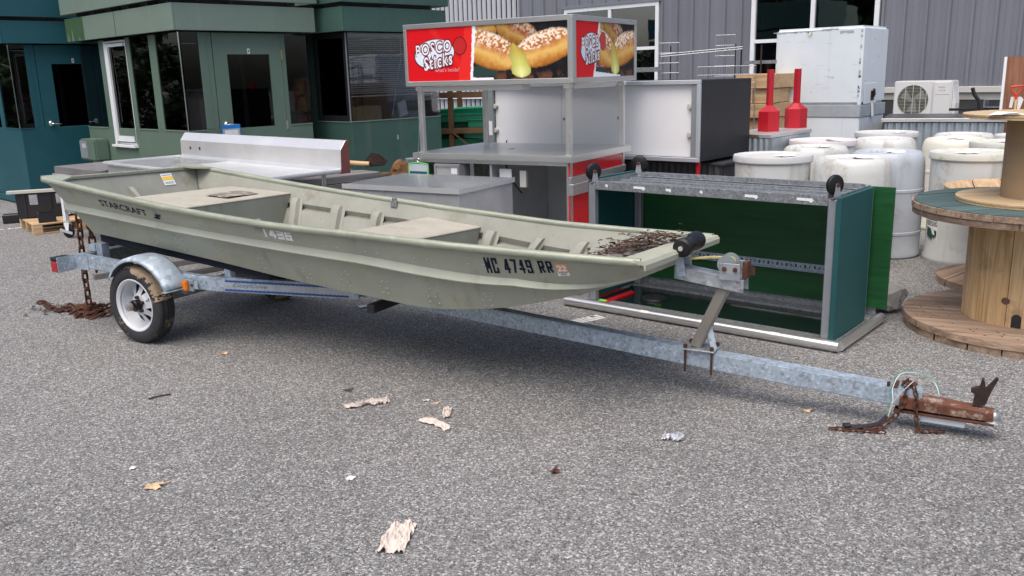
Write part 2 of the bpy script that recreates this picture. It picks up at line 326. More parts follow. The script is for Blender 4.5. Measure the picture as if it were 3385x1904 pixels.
plastic_m = M('mossy white lid', (0.56, 0.56, 0.50), 0.6, 0, 0.06, 4.0, dirt=((0.30, 0.32, 0.13), 0.48, 5.0, 0.2))
plastic_l = M('grey white lid', (0.54, 0.54, 0.53), 0.55, 0, 0.06, 4.0, dirt=((0.40, 0.35, 0.31), 0.42, 5.0, 0.25))
black_p = M('black plastic', (0.014, 0.014, 0.016), 0.45, 0, 0.25, 5)
black_b = M('black board', (0.014, 0.015, 0.018), 0.5, 0, 0.3, 2.0, dirt=((0.05, 0.05, 0.055), 0.25, 4.0, 0.3))
alu = M('aluminium frame', (0.58, 0.61, 0.65), 0.42, 0.55, 0.05, 4)
alu_d = M('grey frame', (0.24, 0.27, 0.28), 0.5, 0.2, 0.06, 3)
acryl = M('white backlit panel', (0.84, 0.84, 0.85), 0.4, 0, 0.03, 1.5, dirt=((0.74, 0.74, 0.75), 0.3, 1.8, 0.4))
red_p = M('red paint', (0.42, 0.006, 0.016), 0.45, 0, 0.10, 3)
red_s = M('red acrylic', (0.68, 0.018, 0.022), 0.22, 0, 0.06, 3, coat=0.5)
corr_s = M('corrugated steel', (0.50, 0.55, 0.58), 0.36, 0.7, 0.15, 4.0, dirt=((0.34, 0.37, 0.40), 0.35, 5.0))
corr_d = M('shaded corrugated steel', (0.060, 0.062, 0.066), 0.6, 0.3, 0.25, 5.0, dirt=((0.12, 0.10, 0.09), 0.35, 4.0))  # dark base colour stands for the shaded side of a corrugated counter
box_w = M('worn white paint', (0.64, 0.69, 0.72), 0.55, 0, 0.05, 2.0, dirt=((0.42, 0.44, 0.45), 0.27, 6.5, 0.05), streak=((0.54, 0.57, 0.58), 0.30, 14.0), fleck=((0.30, 0.28, 0.26), 0.035, 16.0))
box_g = M('bare grey strip', (0.36, 0.39, 0.41), 0.6, 0.2, 0.12, 5.0, dirt=((0.56, 0.58, 0.58), 0.36, 6.0))
ac_w = M('air conditioner casing', (0.68, 0.68, 0.66), 0.45, 0, 0.03, 3)
ply = wood('plywood', (0.42, 0.29, 0.15), (0.60, 0.45, 0.27), 'x', ring=5, dirt=((0.30, 0.20, 0.10), 0.25, 4.0))
ply_r = wood('red plywood', (0.17, 0.07, 0.035), (0.28, 0.125, 0.065), 'z', ring=5)
pine = wood('pine stave', (0.44, 0.26, 0.11), (0.78, 0.56, 0.31), 'z', ring=9, rnd=0.14, dirt=((0.22, 0.13, 0.07), 0.24, 6.0))
pine_x = wood('pallet pine', (0.40, 0.25, 0.12), (0.60, 0.42, 0.24), 'x', ring=8)
spool_g = wood('green painted boards', (0.035, 0.075, 0.075), (0.095, 0.15, 0.145), 'x', ring=12, rnd=0.16, dirt=((0.20, 0.14, 0.10), 0.30, 7.0), bump=0.6)
spool_w = wood('weathered spool boards', (0.17, 0.105, 0.068), (0.42, 0.30, 0.21), 'x', ring=12, rnd=0.24, dirt=((0.09, 0.06, 0.045), 0.36, 4.0), bump=0.7)
grey_w = wood('grey weathered timber', (0.095, 0.09, 0.095), (0.21, 0.20, 0.20), 'x', ring=10, rnd=0.18, bump=0.5)
card = M('cardboard tube', (0.33, 0.225, 0.125), 0.85, 0, 0.10, 2.0, dirt=((0.18, 0.11, 0.06), 0.32, 3.0, 0.12), stretch=(1, 1, 4))
lumber = wood('sawn lumber', (0.42, 0.26, 0.13), (0.58, 0.40, 0.22), 'x', ring=6)
cork = M('stone', (0.27, 0.265, 0.25), 0.9, 0, 0.18, 6, bump=0.4, bs=30)
bark = M('bark', (0.10, 0.07, 0.045), 0.95, 0, 0.4, 14, bump=0.8, bs=30)
g_crate = M('green plastic', (0.030, 0.30, 0.17), 0.4, 0, 0.15, 3, rnd=0.15)
rack_b = M('rusty rack paint', (0.12, 0.060, 0.022), 0.75, 0, 0.3, 8, dirt=((0.22, 0.11, 0.04), 0.3, 10))
redw = M('red brown end panel', (0.17, 0.055, 0.050), 0.5, 0.2, 0.12, 4)
paper_t = M('kraft paper scrap', (0.60, 0.52, 0.46), 0.9, 0, 0.12, 14, dirt=((0.30, 0.22, 0.17), 0.34, 16, 0.2))
leaf_t = M('tan leaf', (0.58, 0.40, 0.23), 0.8, 0, 0.2, 30)
leaf_r = M('dark red leaf', (0.07, 0.018, 0.012), 0.7, 0, 0.3, 30)
leaf_b = M('brown leaf litter', (0.055, 0.034, 0.024), 0.85, 0, 0.5, 30, rnd=0.5)
wire_m = M('shelf wire', (0.34, 0.35, 0.38), 0.4, 0.7)
amber = M('amber lens', (0.75, 0.19, 0.01), 0.2, 0, 0.1, 20, coat=0.5)
redlens = M('red lens', (0.34, 0.008, 0.014), 0.2, 0, 0.15, 20, coat=0.5)
blue_st = M('blue sticker', (0.02, 0.07, 0.28), 0.4, 0, 0.1, 10)
film = M('scuffed sticker film', (0.42, 0.45, 0.48), 0.4, 0.4, 0.15, 16)
lime = M('lime tag', (0.16, 0.85, 0.06), 0.6)
rope_m = M('winch strap', (0.42, 0.36, 0.14), 0.9, 0, 0.4, 60, stretch=(1, 8, 8))
road_white = M('worn white line paint', (0.62, 0.62, 0.60), 0.8, 0, 0.1, 20)
blue_b = M('blue plastic pouch', (0.02, 0.20, 0.58), 0.35)
pouch_m = M('clear pouch', (0.45, 0.50, 0.52), 0.25, coat=0.4)
lime_e = M('green pouch edge', (0.10, 0.48, 0.08), 0.4)
yellow_l = M('yellow label', (0.80, 0.55, 0.06), 0.6)
grill_m = M('cream grille wire', (0.55, 0.54, 0.44), 0.5)
# ================================================================== ground
def asphalt():
    mt, n, b, L = newmat('asphalt')
    tc = N(n, 'ShaderNodeTexCoord'); co = tc.outputs['Object']
    v1 = N(n, 'ShaderNodeTexVoronoi', i_Scale=135.0); L.new(co, v1.inputs['Vector'])
    v2 = N(n, 'ShaderNodeTexVoronoi', i_Scale=300.0); L.new(co, v2.inputs['Vector'])
    s1 = N(n, 'ShaderNodeSeparateColor'); L.new(v1.outputs['Color'], s1.inputs[0])
    s2 = N(n, 'ShaderNodeSeparateColor'); L.new(v2.outputs['Color'], s2.inputs[0])
    r1 = ramp(n, [(0.0, (0.036, 0.036, 0.036)), (0.28, (0.106, 0.104, 0.101)), (0.60, (0.208, 0.204, 0.199)), (0.86, (0.355, 0.348, 0.337)), (1.0, (0.70, 0.69, 0.665))]); L.new(s1.outputs[0], r1.inputs[0])
    r2 = ramp(n, [(0.0, (0.030, 0.030, 0.031)), (0.5, (0.16, 0.158, 0.156)), (1.0, (0.52, 0.51, 0.495))]); L.new(s2.outputs[0], r2.inputs[0])
    c = mix(n, r1.outputs[0], r2.outputs[0], 0.38)
    # warm and cool stones
    wr = ramp(n, [(0.80, (1, 1, 1)), (0.9, (1.0, 0.86, 0.70)), (0.96, (0.84, 0.92, 1.0))]); L.new(s1.outputs[1], wr.inputs[0])
    c = mix(n, c, wr.outputs[0], 0.8, 'MULTIPLY')
    # broad wear, faint tracks, stains
    nb = N(n, 'ShaderNodeTexNoise', i_Scale=0.55, i_Detail=5.0, i_Roughness=0.6); L.new(co, nb.inputs['Vector'])
    rb = ramp(n, [(0.28, 0.80), (0.5, 1.0), (0.72, 1.10)]); L.new(nb.outputs['Fac'], rb.inputs[0]); c = mix(n, c, rb.outputs[0], 1.0, 'MULTIPLY')
    ns = N(n, 'ShaderNodeTexNoise', i_Scale=6.5, i_Detail=6.0, i_Roughness=0.65); L.new(co, ns.inputs['Vector'])
    rs = ramp(n, [(0.62, 1.0), (0.72, 0.50)]); L.new(ns.outputs['Fac'], rs.inputs[0]); c = mix(n, c, rs.outputs[0], 1.0, 'MULTIPLY')
    nt_ = N(n, 'ShaderNodeTexNoise', i_Scale=1.7, i_Detail=8.0, i_Roughness=0.7); L.new(co, nt_.inputs['Vector'])
    rt_ = ramp(n, [(0.62, 0.0), (0.80, 0.5)]); L.new(nt_.outputs['Fac'], rt_.inputs[0]); c = mix(n, c, (0.20, 0.15, 0.085), rt_.outputs[0])
    L.new(c, b.inputs['Base Color']); b.inputs['Roughness'].default_value = 0.82; b.inputs['Specular IOR Level'].default_value = 0.35
    ds = N(n, 'ShaderNodeMath', operation='MULTIPLY_ADD'); L.new(v1.outputs['Distance'], ds.inputs[0]); ds.inputs[1].default_value = -1.0
    L.new(v2.outputs['Distance'], ds.inputs[2])
    bp = N(n, 'ShaderNodeBump', i_Strength=0.55, i_Distance=0.006); L.new(ds.outputs[0], bp.inputs['Height']); L.new(bp.outputs[0], b.inputs['Normal'])
    return mt
asph = asphalt()
g = MB(); g.grid(24, 24, lambda a, b: ((a-.5)*400, (b-.5)*400+40, 0.0)); go = g.build('ground', asph); tag(go, 'worn grey asphalt yard with pale stone chips', None, kind='structure')
# painted parking lines, worn through to the asphalt
def worn_line(name, a, b, w, label):
    a = Vector(a); b = Vector(b); d = (b-a); ln = d.length; d.normalize(); nrm = Vector((-d.y, d.x)); mb = MB()
    rr = random.Random(int(a.x*100)); nx = max(3, int(ln/0.035)); ny = max(2, int(w/0.035))
    for i in range(nx):
        for j in range(ny):
            if rr.random() < 0.14: continue
            def pt(u, v):
                p = a + d*(u*ln) + nrm*((v-.5)*w); return (p.x+rr.uniform(-.004, .004), p.y+rr.uniform(-.004, .004), 0.004)
            mb.add([pt((i+.04)/nx, (j+.05)/ny), pt((i+.95)/nx, (j+.05)/ny), pt((i+.95)/nx, (j+.94)/ny), pt((i+.04)/nx, (j+.94)/ny)], [(0,1,2,3)])
    o = mb.build(name, road_white); tag(o, label, None, kind='structure')
worn_line('parking_line', (-7.4, 9.55), (-5.55, 10.42), 0.09, 'worn white parking line beside the pallet')
worn_line('parking_line', (0.36, 5.54), (0.60, 5.70), 0.11, 'short cracked white line showing below the boat bow')

# ================================================================== grey metal-clad building
bld = thing('metal_building', 'grey ribbed metal building with white framed windows behind the yard', 'building', (6.866, 13.8, 0), 47.5-90)
def clad_panel(w):
    # one 0.33 m cladding sheet: tall seam on its left edge and two slight stiffening ribs
    prof = [(0,0),(0.010,-0.045),(0.050,-0.045),(0.062,0),(0.135,0),(0.142,-0.006),(0.156,-0.006),(0.163,0),(0.232,0),(0.239,-0.006),(0.253,-0.006),(0.26,0),(0.33,0)]
    return [(x, y) for x, y in prof if x <= w+1e-6]
panel_cache = {}
def add_panels(x0, x1, z0, z1):
    x = x0
    while x < x1-0.02:
        w = min(0.33, x1-x); key = (round(w, 3), round(z1-z0, 3))
        if key not in panel_cache:
            pr = clad_panel(w)
            if pr[-1][0] < w-1e-4: pr = pr + [(w, 0)]
            mb = MB(); n_ = len(pr)
            mb.add([(a, b, 0) for a, b in pr] + [(a, b, z1-z0) for a, b in pr], [(i, i+1, n_+i+1, n_+i) for i in range(n_-1)])
            panel_cache[key] = mb.mesh('wall_panel')
        link('wall_panel', panel_cache[key], clad, bld, (x, 0, z0)); x += 0.33
TOP = 5.0
MB().box(-14, 3.5, 0.05, 8, 0.0, TOP-.02).build('wall', k_inside, bld)
add_panels(-1.17+.03, 3.4, 1.26, TOP)
add_panels(-5.30+.03, -3.39-.02, 1.26, TOP)
add_panels(-8.87, -7.62, 1.26, TOP)
add_panels(-7.61, -5.29, 2.92, TOP)
add_panels(-3.40, -1.16, 3.42, TOP)
MB().box(-8.9, 3.5, -0.06, 0.0, 1.165, 1.257).build('base_trim', trim_l, bld, bevel=.006)
MB().box(-8.9, 3.5, -0.02, 0.03, 1.06, 1.163).build('base_trim', trim_d, bld)
MB().box(-8.9, 3.5, -0.012, 0.04, 0.0, 1.058).build('base_wall', base_dk, bld)
MB().box(-7.66, -5.24, -0.07, 0.0, 2.90, 2.95).build('window_flashing', clad, bld)
def building_window(x0, x1, z0, z1, vs, hs, fr=.075):
    f = MB(); f.box(x0, x1, -.05, .04, z0, z0+fr); f.box(x0, x1, -.05, .04, z1-fr, z1); f.box(x0, x0+fr, -.05, .04, z0+fr, z1-fr); f.box(x1-fr, x1, -.05, .04, z0+fr, z1-fr)
    for x in vs: f.box(x-.035, x+.035, -.045, .035, z0+fr, z1-fr)
    xs = [x0+fr] + [q for x in vs for q in (x-.035, x+.035)] + [x1-fr]
    for z in hs:
        for k in range(0, len(xs), 2): f.box(xs[k], xs[k+1], -.044, .034, z-.03, z+.03)
    fo = f.build('window', white_frame, bld)
    zs = [z0+fr] + [q for z in hs for q in (z-.03, z+.03)] + [z1-fr]
    for a in range(0, len(xs), 2):
        for c in range(0, len(zs), 2):
            MB().box(xs[a], xs[a+1], -.012, -.006, zs[c], zs[c+1]).build('pane', bld_glass, fo)
building_window(-7.60, -5.30, 1.27, 2.90, [-6.45], [2.05])
building_window(-3.385, -1.165, 1.27, 3.40, [-2.27], [2.07])
# light corrugated wing on the left
wing = thing('corrugated_wing', 'pale corrugated metal wall beyond the dark green kiosk', 'building', (6.866, 13.8, 0), 47.5-90)
def corrugated(name, mt, parent, x0, x1, z0, z1, period=.076, amp=.009, y=0.0, rot=None, loc=None, n=6, trap=False):
    k = int((x1-x0)/period*n); vs = []; 
    for i in range(k+1):
        x = x0 + (x1-x0)*i/k; s = math.sin(2*math.pi*(x-x0)/period)
        if trap: s = max(-1, min(1, 2.2*s))
        vs += [(x, y-amp*s, z0), (x, y-amp*s, z1)]
    mb = MB(); mb.add(vs, [(2*i, 2*i+2, 2*i+3, 2*i+1) for i in range(k)])
    return mb.build(name, mt, parent, smooth=True, ang=60, loc=loc, rot=rot)
MB().box(-22, -14.02, 0.06, 8, 0, TOP-.05).build('wall', k_inside, wing)
corrugated('cladding', clad_l, wing, -22, -8.88, 1.22, TOP, .15, .03, y=.03, trap=True)
corrugated('cladding', clad_l, wing, -22, -8.92, 0.02, 1.10, .15, .03, y=.03, trap=True)
MB().box(-22, -8.91, -.06, .01, 1.105, 1.215).build('band_trim', white_frame, wing)

# ================================================================== kiosks
def kiosk(name, label, loc, th, LX, LY, paint, fascia, x_posts, door, kind):
    k = thing(name, label, 'kiosk', loc, th-90)
    I = .12; x1, y0 = -I, I; x0, y1 = -LX+.02, LY-I+.05; S = 1.07; T = 2.19
    # lower walls as boards, floor slab and roof deck
    w = MB(); w.box(x0, x1, y0, y0+.05, .10, S); w.box(x1-.05, x1, y0+.05, y1, .10, S); w.build('wall', paint, k, bevel=.004)
    w = MB(); w.box(x0, x0+.05, y0+.052, y1, .10, 2.19); w.box(x0+.052, x1-.052, y1-.05, y1, .10, 2.19); w.build('back_wall', k_inside, k)
    MB().box(x0+.06, x1-.06, y0+.06, y1-.06, .12, .16).build('floor', k_inside, k)
    MB().box(x0-.02, x1+.05, y0-.05, y1, .02, .095).build('base_skid', black_p if kind != 'teal' else paint, k)
    # fascia: two stacked bands round the roof with a shadow gap between
    f = MB(); f.box(-LX, 0, 0, .03, 2.2, 2.495); f.box(-.03, 0, .032, LY, 2.2, 2.495); f.box(-LX, -LX+.03, .032, LY, 2.2, 2.495); f.box(-LX+.032, -.032, LY-.03, LY, 2.2, 2.495)
    f.build('fascia', fascia, k, bevel=.004)
    f = MB(); f.box(-LX-.03, .03, -.03, .0, 2.545, 3.15); f.box(0, .03, .002, LY+.03, 2.545, 3.15); f.box(-LX-.03, -LX, .002, LY+.03, 2.545, 3.15); f.box(-LX+.002, -.002, LY, LY+.03, 2.545, 3.15)
    f.build('upper_fascia', fascia, k, bevel=.004)
    MB().box(-LX+.035, -.035, .035, LY-.035, 2.22, 2.26).build('soffit', paint, k)
    MB().box(-LX+.2, -.2, .2, LY-.2, 2.27, 2.75).build('roof_core', k_inside, k)
    for q in range(6):
        MB().box(-LX+.3+q*(LX-.5)/5, -LX+.34+q*(LX-.5)/5, .05, .19, 2.46, 2.60).build('roof_bracket', black_p, k)
    MB().box(-.19, -.05, LY*.4, LY*.4+.04, 2.46, 2.60).build('roof_bracket', black_p, k); MB().box(-.19, -.05, LY*.85, LY*.85+.04, 2.46, 2.60).build('roof_bracket', black_p, k)
    # posts along the left face (x positions) and glass between them
    xs = sorted(x_posts)
    for a, b in xs: MB().box(a, b, y0, y0+.05, S+.002, T).build('post', paint, k, bevel=.003)
    edges = [x0] + [q for ab in xs for q in ab] + [x1]
    return k, edges, (x0, x1, y0, y1, S, T)
def pane_x(k, a, b, y, z0, z1): return MB().box(a, b, y, y+.006, z0, z1).build('pane', win_glass, k)
def pane_y(k, x, a, b, z0, z1): return MB().box(x-.006, x, a, b, z0, z1).build('pane', win_glass, k)
def sill_x(k, a, b, y, z, mt): MB().box(a, b, y-.008, y+.05, z-.012, z).build('sill', mt, k)
def sill_y(k, x, a, b, z, mt): MB().box(x-.05, x+.008, a, b, z-.012, z).build('sill', mt, k)
def kiosk_door(k, x, ya, yb, glass_r, paint, num_y):
    z0, z1 = .14, 2.185; ga, gb, gz0, gz1 = glass_r
    d = MB(); d.box(x-.045, x+.004, ya+.006, ga, z0, z1); d.box(x-.045, x+.004, gb, yb-.006, z0, z1); d.box(x-.045, x+.004, ga, gb, z0, gz0); d.box(x-.045, x+.004, ga, gb, gz1, z1)
    do = d.build('door', paint, k)
    MB().box(x-.02, x-.014, ga, gb, gz0, gz1).build('pane', win_glass, do)
    h = MB(); h.lathe([(0, 0.035), (.025, .034), (.036, .022), (.036, .0)], 18, (x+.004, ya+.085, 1.12), axis='x'); h.tube([(x+.045, ya+.085, 1.12), (x+.06, ya+.10, 1.12), (x+.06, ya+.21, 1.115)], .009, 8)
    h.build('handle', chrome, do, smooth=True)
    for hz in (.35, 1.07, 1.93):
        MB().box(x+.002, x+.010, yb-.012, yb+.010, hz-.055, hz+.055).build('hinge', brass if hz > 1.5 else chrome, do)
    pl = MB().box(x+.0045, x+.007, num_y-.016, num_y+.016, 1.945, 2.005).build('number_plate', white_p, do)
    put_text('number', fit_text('1', .012, .032, offset=.02), lambda a, b: (x+.0085, num_y-.006+a, 1.958+b), navy, pl)
    g_ = MB(); g_.box(x-.05, x-.002, ya-.062, ya, .10, 2.19); g_.box(x-.05, x-.002, yb, yb+.062, .10, 2.19); g_.build('door_frame', paint, k, bevel=.003)
# --- sage kiosk in the middle
kA, ed, bx = kiosk('kiosk', 'sage green booth with tall windows, a half glazed door and one white framed window', (-3.707, 10.21, 0), 46.4, 3.06, 1.89, k_sage, k_sage2,
               [(-.92, -.745), (-1.56, -1.45), (-2.36, -2.19)], None, 'sage')
x0, x1, y0, y1, S, T = bx
pane_x(kA, -.745, x1, y0+.012, S, T); pane_x(kA, -1.45, -.92, y0+.012, S, T); pane_x(kA, x0, -2.36, y0+.012, S, T)
for a, b in ((-.745, x1), (-1.45, -.92), (x0, -2.36)): sill_x(kA, a, b, y0, S+.004, k_sage2)
# white framed hinged window between the posts
wf = MB(); za, zb = .86, 2.17
wf.box(-2.19, -2.155, y0-.012, y0+.05, za, zb); wf.box(-1.575, -1.56, y0+.0, y0+.05, za, zb); wf.box(-2.155, -1.575, y0+.0, y0+.05, zb-.025, zb); wf.box(-2.155, -1.575, y0+.0, y0+.05, za, za+.03)
wfo = wf.build('window', white_frame, kA, bevel=.004)
s_ = MB(); s_.box(-2.125, -2.065, y0-.02, y0+.02, za+.04, zb-.035); s_.box(-1.615, -1.58, y0+.02, y0+.04, za+.04, zb-.035); s_.box(-2.065, -1.615, y0-.01, y0+.02, zb-.075, zb-.035); s_.box(-2.065, -1.615, y0-.01, y0+.02, za+.04, za+.11); s_.build('sash', white_frame, wfo)
MB().box(-2.065, -1.615, y0+.005, y0+.011, za+.11, zb-.075).build('pane', win_glass, wfo)
MB().box(-2.22, -1.53, y0-.05, y0+.02, za-.03, za-.002).build('window_sill', white_frame, wfo)
wl = MB(); wl.box(-2.19, -1.56, y0+.0, y0+.05, S+.002, S+.003)
# right face: glass strip, door, glass strip
pane_y(kA, x1-.012, y0, .345, S, T); sill_y(kA, x1, y0, .345, S+.004, k_sage2)
MB().box(x1-.05, x1, .347, .445, S+.002, T).build('post', k_sage, kA, bevel=.003)
kiosk_door(kA, x1, .507, 1.436, (.69, 1.263, 1.07, 1.938), k_sage, .98)
pane_y(kA, x1-.012, 1.50, y1, S, T); sill_y(kA, x1, 1.50, y1, S+.004, k_sage2)
MB().box(x1-.022, x1-.012, y0-.012, y0-.002, S, T).build('corner_bead', chrome, kA)
# touch-up paint and seam on the fascia, box on the wall
MB().box(-3.05, -2.46, -.0025, -.0005, 2.203, 2.492).build('paint_patch', k_patch, kA)
for dx, dh in ((-2.98, .12), (-2.84, .17), (-2.62, .05)): MB().add([(dx-.02, -.003, 2.203), (dx+.035, -.003, 2.203), (dx, -.003, 2.203+dh)], [(0, 1, 2)]).build('paint_streak', k_sage2, kA)
MB().box(-1.505, -1.498, -.0025, -.0005, 2.201, 2.494).build('fascia_seam', k_inside, kA)
dp = MB().box(-2.93, -2.42, y0-.20, y0-.002, .63, .92).build('wall_box', k_sage, kA, bevel=.02, seg=2)
MB().box(-2.90, -2.66, y0-.206, y0-.199, .665, .895).build('dispenser_face', alu_d, dp)
MB().box(-2.82, -2.70, y0-.209, y0-.205, .80, .86).build('dispenser_label', pouch_m, dp)
# a few things standing inside, seen through the glass
MB().box(-1.3, -1.25, 1.0, 1.05, .16, 2.2).build('inner_post', white_frame, kA)
MB().box(-2.4, -1.5, 1.2, 1.6, .16, .9).build('inner_counter', trim_d, kA)
MB().box(-.9, -.86, 1.3, 1.34, .16, 2.2).build('inner_post', trim_l, kA)
# --- dark green kiosk
kB, ed, bx = kiosk('kiosk', 'dark green booth with wide blinds lowered behind its glass', (-2.02, 11.365, 0), 45.2, 3.0, 1.72, k_dark, k_dark, [(-1.6, -.885)], None, 'dark')
x0, x1, y0, y1, S, T = bx
MB().box(x1-.018, x1-.012, y0+.04, y1, S+.01, T).build('pane', clear_glass, kB); sill_y(kB, x1, y0, y1, S+.008, k_sage2)
fb = MB(); fb.box(-.885, -.80, y0, y0+.04, S, T); fb.box(-.20, -.14, y0, y0+.04, S, T); fb.box(-.80, -.20, y0, y0+.04, S, S+.08); fb.box(-.80, -.20, y0, y0+.04, T-.06, T); fo = fb.build('window', black_p, kB)
MB().box(-.80, -.20, y0+.015, y0+.021, S+.08, T-.06).build('pane', clear_glass, fo)
sill_x(kB, -.885, x1, y0, S+.006, k_sage2)
MB().box(x1-.02, x1-.008, y0-.004, y0+.008, S, T).build('corner_bead', alu_d, kB)
slat = M('blind slat', (0.52, 0.50, 0.45), 0.55, 0, 0.1, 6, rnd=0.1)
bl = MB().box(x1-.075, x1-.035, y0+.05, y1-.02, 2.14, 2.18).build('blind', slat, kB)
sm = MB().obox((0, 0, 0), (.026, y1-y0-.08, .0016), (0, 32, 0)).mesh('slat')
for i in range(28): link('slat', sm, slat, bl, (x1-.055, (y0+y1)/2+.02, 2.125-i*.0258), (random.uniform(-.4, .4), random.uniform(-6, 6), 0))
MB().box(x1-.068, x1-.042, y0+.06, y1-.03, 1.385, 1.40).build('blind_rail', slat, bl)
b2 = MB().box(-.80, -.20, y0+.05, y0+.09, 2.09, 2.13).build('blind', slat, kB)
sm2 = MB().obox((0, 0, 0), (.56, .024, .0016), (28, 0, 0)).mesh('slat')
for i in range(30): link('slat', sm2, k_inside if i % 3 else slat, b2, (-.50, y0+.075, 2.08-i*.026), (random.uniform(-8, 8), random.uniform(-.8, 1.6), 0))
MB().tube([(x1-.025, y0+.90, 2.15), (x1-.02, y0+.88, 1.85), (x1-.025, y0+.78, 1.5), (x1-.03, y0+.70, 1.12)], .006, 6).build('blind_wand', trim_l, bl)
MB().box(-1.3, -.5, .5, .9, .16, 1.25).build('inner_carton', lumber, kB); MB().obox((-.35, 1.15, 1.2), (.03, .16, .2), (12, 0, 10)).build('inner_card', white_p, kB)
MB().box(x1+.001, x1+.0025, .86, .868, .80, .86).build('paint_chip', white_p, kB)
# --- teal kiosk at the left edge
kT, ed, bx = kiosk('kiosk', 'deep teal booth with a half glazed door at the left edge', (-6.70, 12.10, 0), 46.0, 2.4, 1.75, k_teal, k_teal, [(-.9, -.75)], None, 'teal')
x0, x1, y0, y1, S, T = bx
pane_x(kT, -.75, x1, y0+.012, S, T); pane_x(kT, x0, -.9, y0+.012, S, T)
pane_y(kT, x1-.012, y0, .31, S, T); sill_y(kT, x1, y0, .31, S+.004, k_teal); sill_x(kT, -.75, x1, y0, S+.004, k_teal)
MB().box(x1-.05, x1, .312, .372, S+.002, T).build('post', k_teal, kT, bevel=.003)
kiosk_door(kT, x1, .435, 1.31, (.635, 1.16, 1.06, 1.93), k_teal, .93)
pane_y(kT, x1-.012, 1.375, y1, S, T)
MB().box(x1-.022, x1-.012, y0-.012, y0-.002, S, T).build('corner_bead', chrome, kT)
MB().box(x1+.052, x1+.075, y0+.1, y0+.9, .10, .135).build('base_edge', white_frame, kT)
MB().box(-.7, -.66, .9, .94, .16, 2.2).build('inner_post', lumber, kT)

# ================================================================== trees off to the left, mirrored in the windows
def leaf_mesh(seed, n, rx, rz):
    rr = np.random.RandomState(seed); cl = rr.normal(size=(46, 3)); cl /= np.linalg.norm(cl, axis=1)[:, None]; cl *= rr.uniform(.35, 1, (46, 1))**.5
    vs = []; fs = []
    for i in range(n):
        c = cl[rr.randint(46)]*np.array([rx, rx, rz]) + rr.normal(size=3)*np.array([.42, .42, .36])
        d = rr.normal(size=3); d /= np.linalg.norm(d); e = np.cross(d, rr.normal(size=3)); e /= np.linalg.norm(e); s = rr.uniform(.16, .32)
        k = len(vs); vs += [tuple(c-d*s), tuple(c+e*s*.5), tuple(c+d*s), tuple(c-e*s*.5)]; fs.append((k, k+1, k+2, k+3))
    me = bpy.data.meshes.new('crown'); me.from_pydata(vs, [], fs); return me
leaf_m = M('tree leaves', (0.035, 0.062, 0.020), 0.6, 0, 0.35, 3.0, rnd=0.15)
crowns = [leaf_mesh(3, 5600, 3.0, 3.2), leaf_mesh(5, 5600, 3.3, 3.0)]
tk = MB(); tk.tube([(0, 0, 0), (.05, .02, 1.4), (-.06, .08, 2.8), (.1, 0, 4.4)], [.24, .18, .13, .05], 10)
for a in range(6):
    an = a*1.05; tk.tube([(0, .03, 2.0+a*.3), (.8*math.cos(an), .8*math.sin(an), 3.0+a*.3), (1.7*math.cos(an), 1.7*math.sin(an), 4.0+a*.25)], [.09, .06, .02], 6)
trunk_me = tk.mesh('trunk', smooth=True)
spots = [(-19.5, 3.6), (-21.5, 7.6), (-23.5, 19.8), (-17.5, -1.6), (-21.0, 0.6)]
words = ['middle one', 'second farthest', 'farthest', 'nearest', 'second nearest']
for i, (x, y) in enumerate(spots):
    t = thing('broadleaf_tree', 'leafy tree off to the left mirrored in the windows, %s of its row' % words[i], 'tree', (x, y, 0), i*47, 'trees off to the left mirrored in the glass')
    t.scale = (1, 1, 1) if i != 1 else (.8, .8, .72)
    link('trunk', trunk_me, bark, t); link('crown', crowns[i % 2], leaf_m, t, (0, 0, 5.0))
for i, (x, y, w_) in enumerate(((-15.6, 12.6, 'first'), (-16.6, 15.0, 'second'), (-17.4, 17.4, 'third'), (-18.4, 20.0, 'fourth'), (-15.2, 9.9, 'nearest'))):  # low shrubs added out of view so the booth glass mirrors something dark
    t = thing('reflection_shrub', 'unseen low shrub added off to the left to darken the booth glass, %s of its row' % w_, 'shrub', (x, y, 0), i*71, 'unseen shrubs added to darken the glass reflections')
    c_ = link('foliage', crowns[i % 2], leaf_m, t, (0, 0, 1.25)); c_.scale = (.5, .5, .40); MB().tube([(0, 0, 0), (.05, 0, .6), (0, .05, 1.2)], [.06, .05, .02], 6).build('stem', bark, t)
# ================================================================== boat trailer
TX, TY, TR = -2.0665, 5.943, -30.0
tr = thing('boat_trailer', 'galvanised single axle boat trailer with rusted coupler and white wheels under the boat', 'trailer', (TX, TY, 0), TR)
def ztop(s): return float(np.interp(s, [-.75, .45, 1.3, 2.92, 3.58, 4.50], [.505, .452, .385, .278, .232, .186]))
def rail_poly(mb, pts, w, h):                     # box section following a polyline of (s, y), mitred
    P = [Vector((s, y, ztop(s)-h/2)) for s, y in pts]; vs = []
    for i, p in enumerate(P):
        d = ((P[min(i+1, len(P)-1)]-P[max(i-1, 0)])); d.z = 0; d.normalize(); nn = Vector((-d.y, d.x, 0))
        for a, c in ((-1,-1),(1,-1),(1,1),(-1,1)): vs.append(p + nn*(a*w/2) + Vector((0, 0, c*h/2)))
    fs = []
    for i in range(len(P)-1):
        for k in range(4): fs.append((i*4+k, i*4+(k+1) % 4, i*4+4+(k+1) % 4, i*4+4+k))
    fs += [(3, 2, 1, 0), tuple(len(vs)-4+k for k in range(4))]
    return mb.add(vs, fs)
b = MB(); rail_poly(b, [(1.22, 0), (2.0, 0), (2.92, 0), (3.58, 0), (4.50, 0)], .076, .09); b.build('tongue_beam', g_beam, tr, bevel=.006, seg=2)
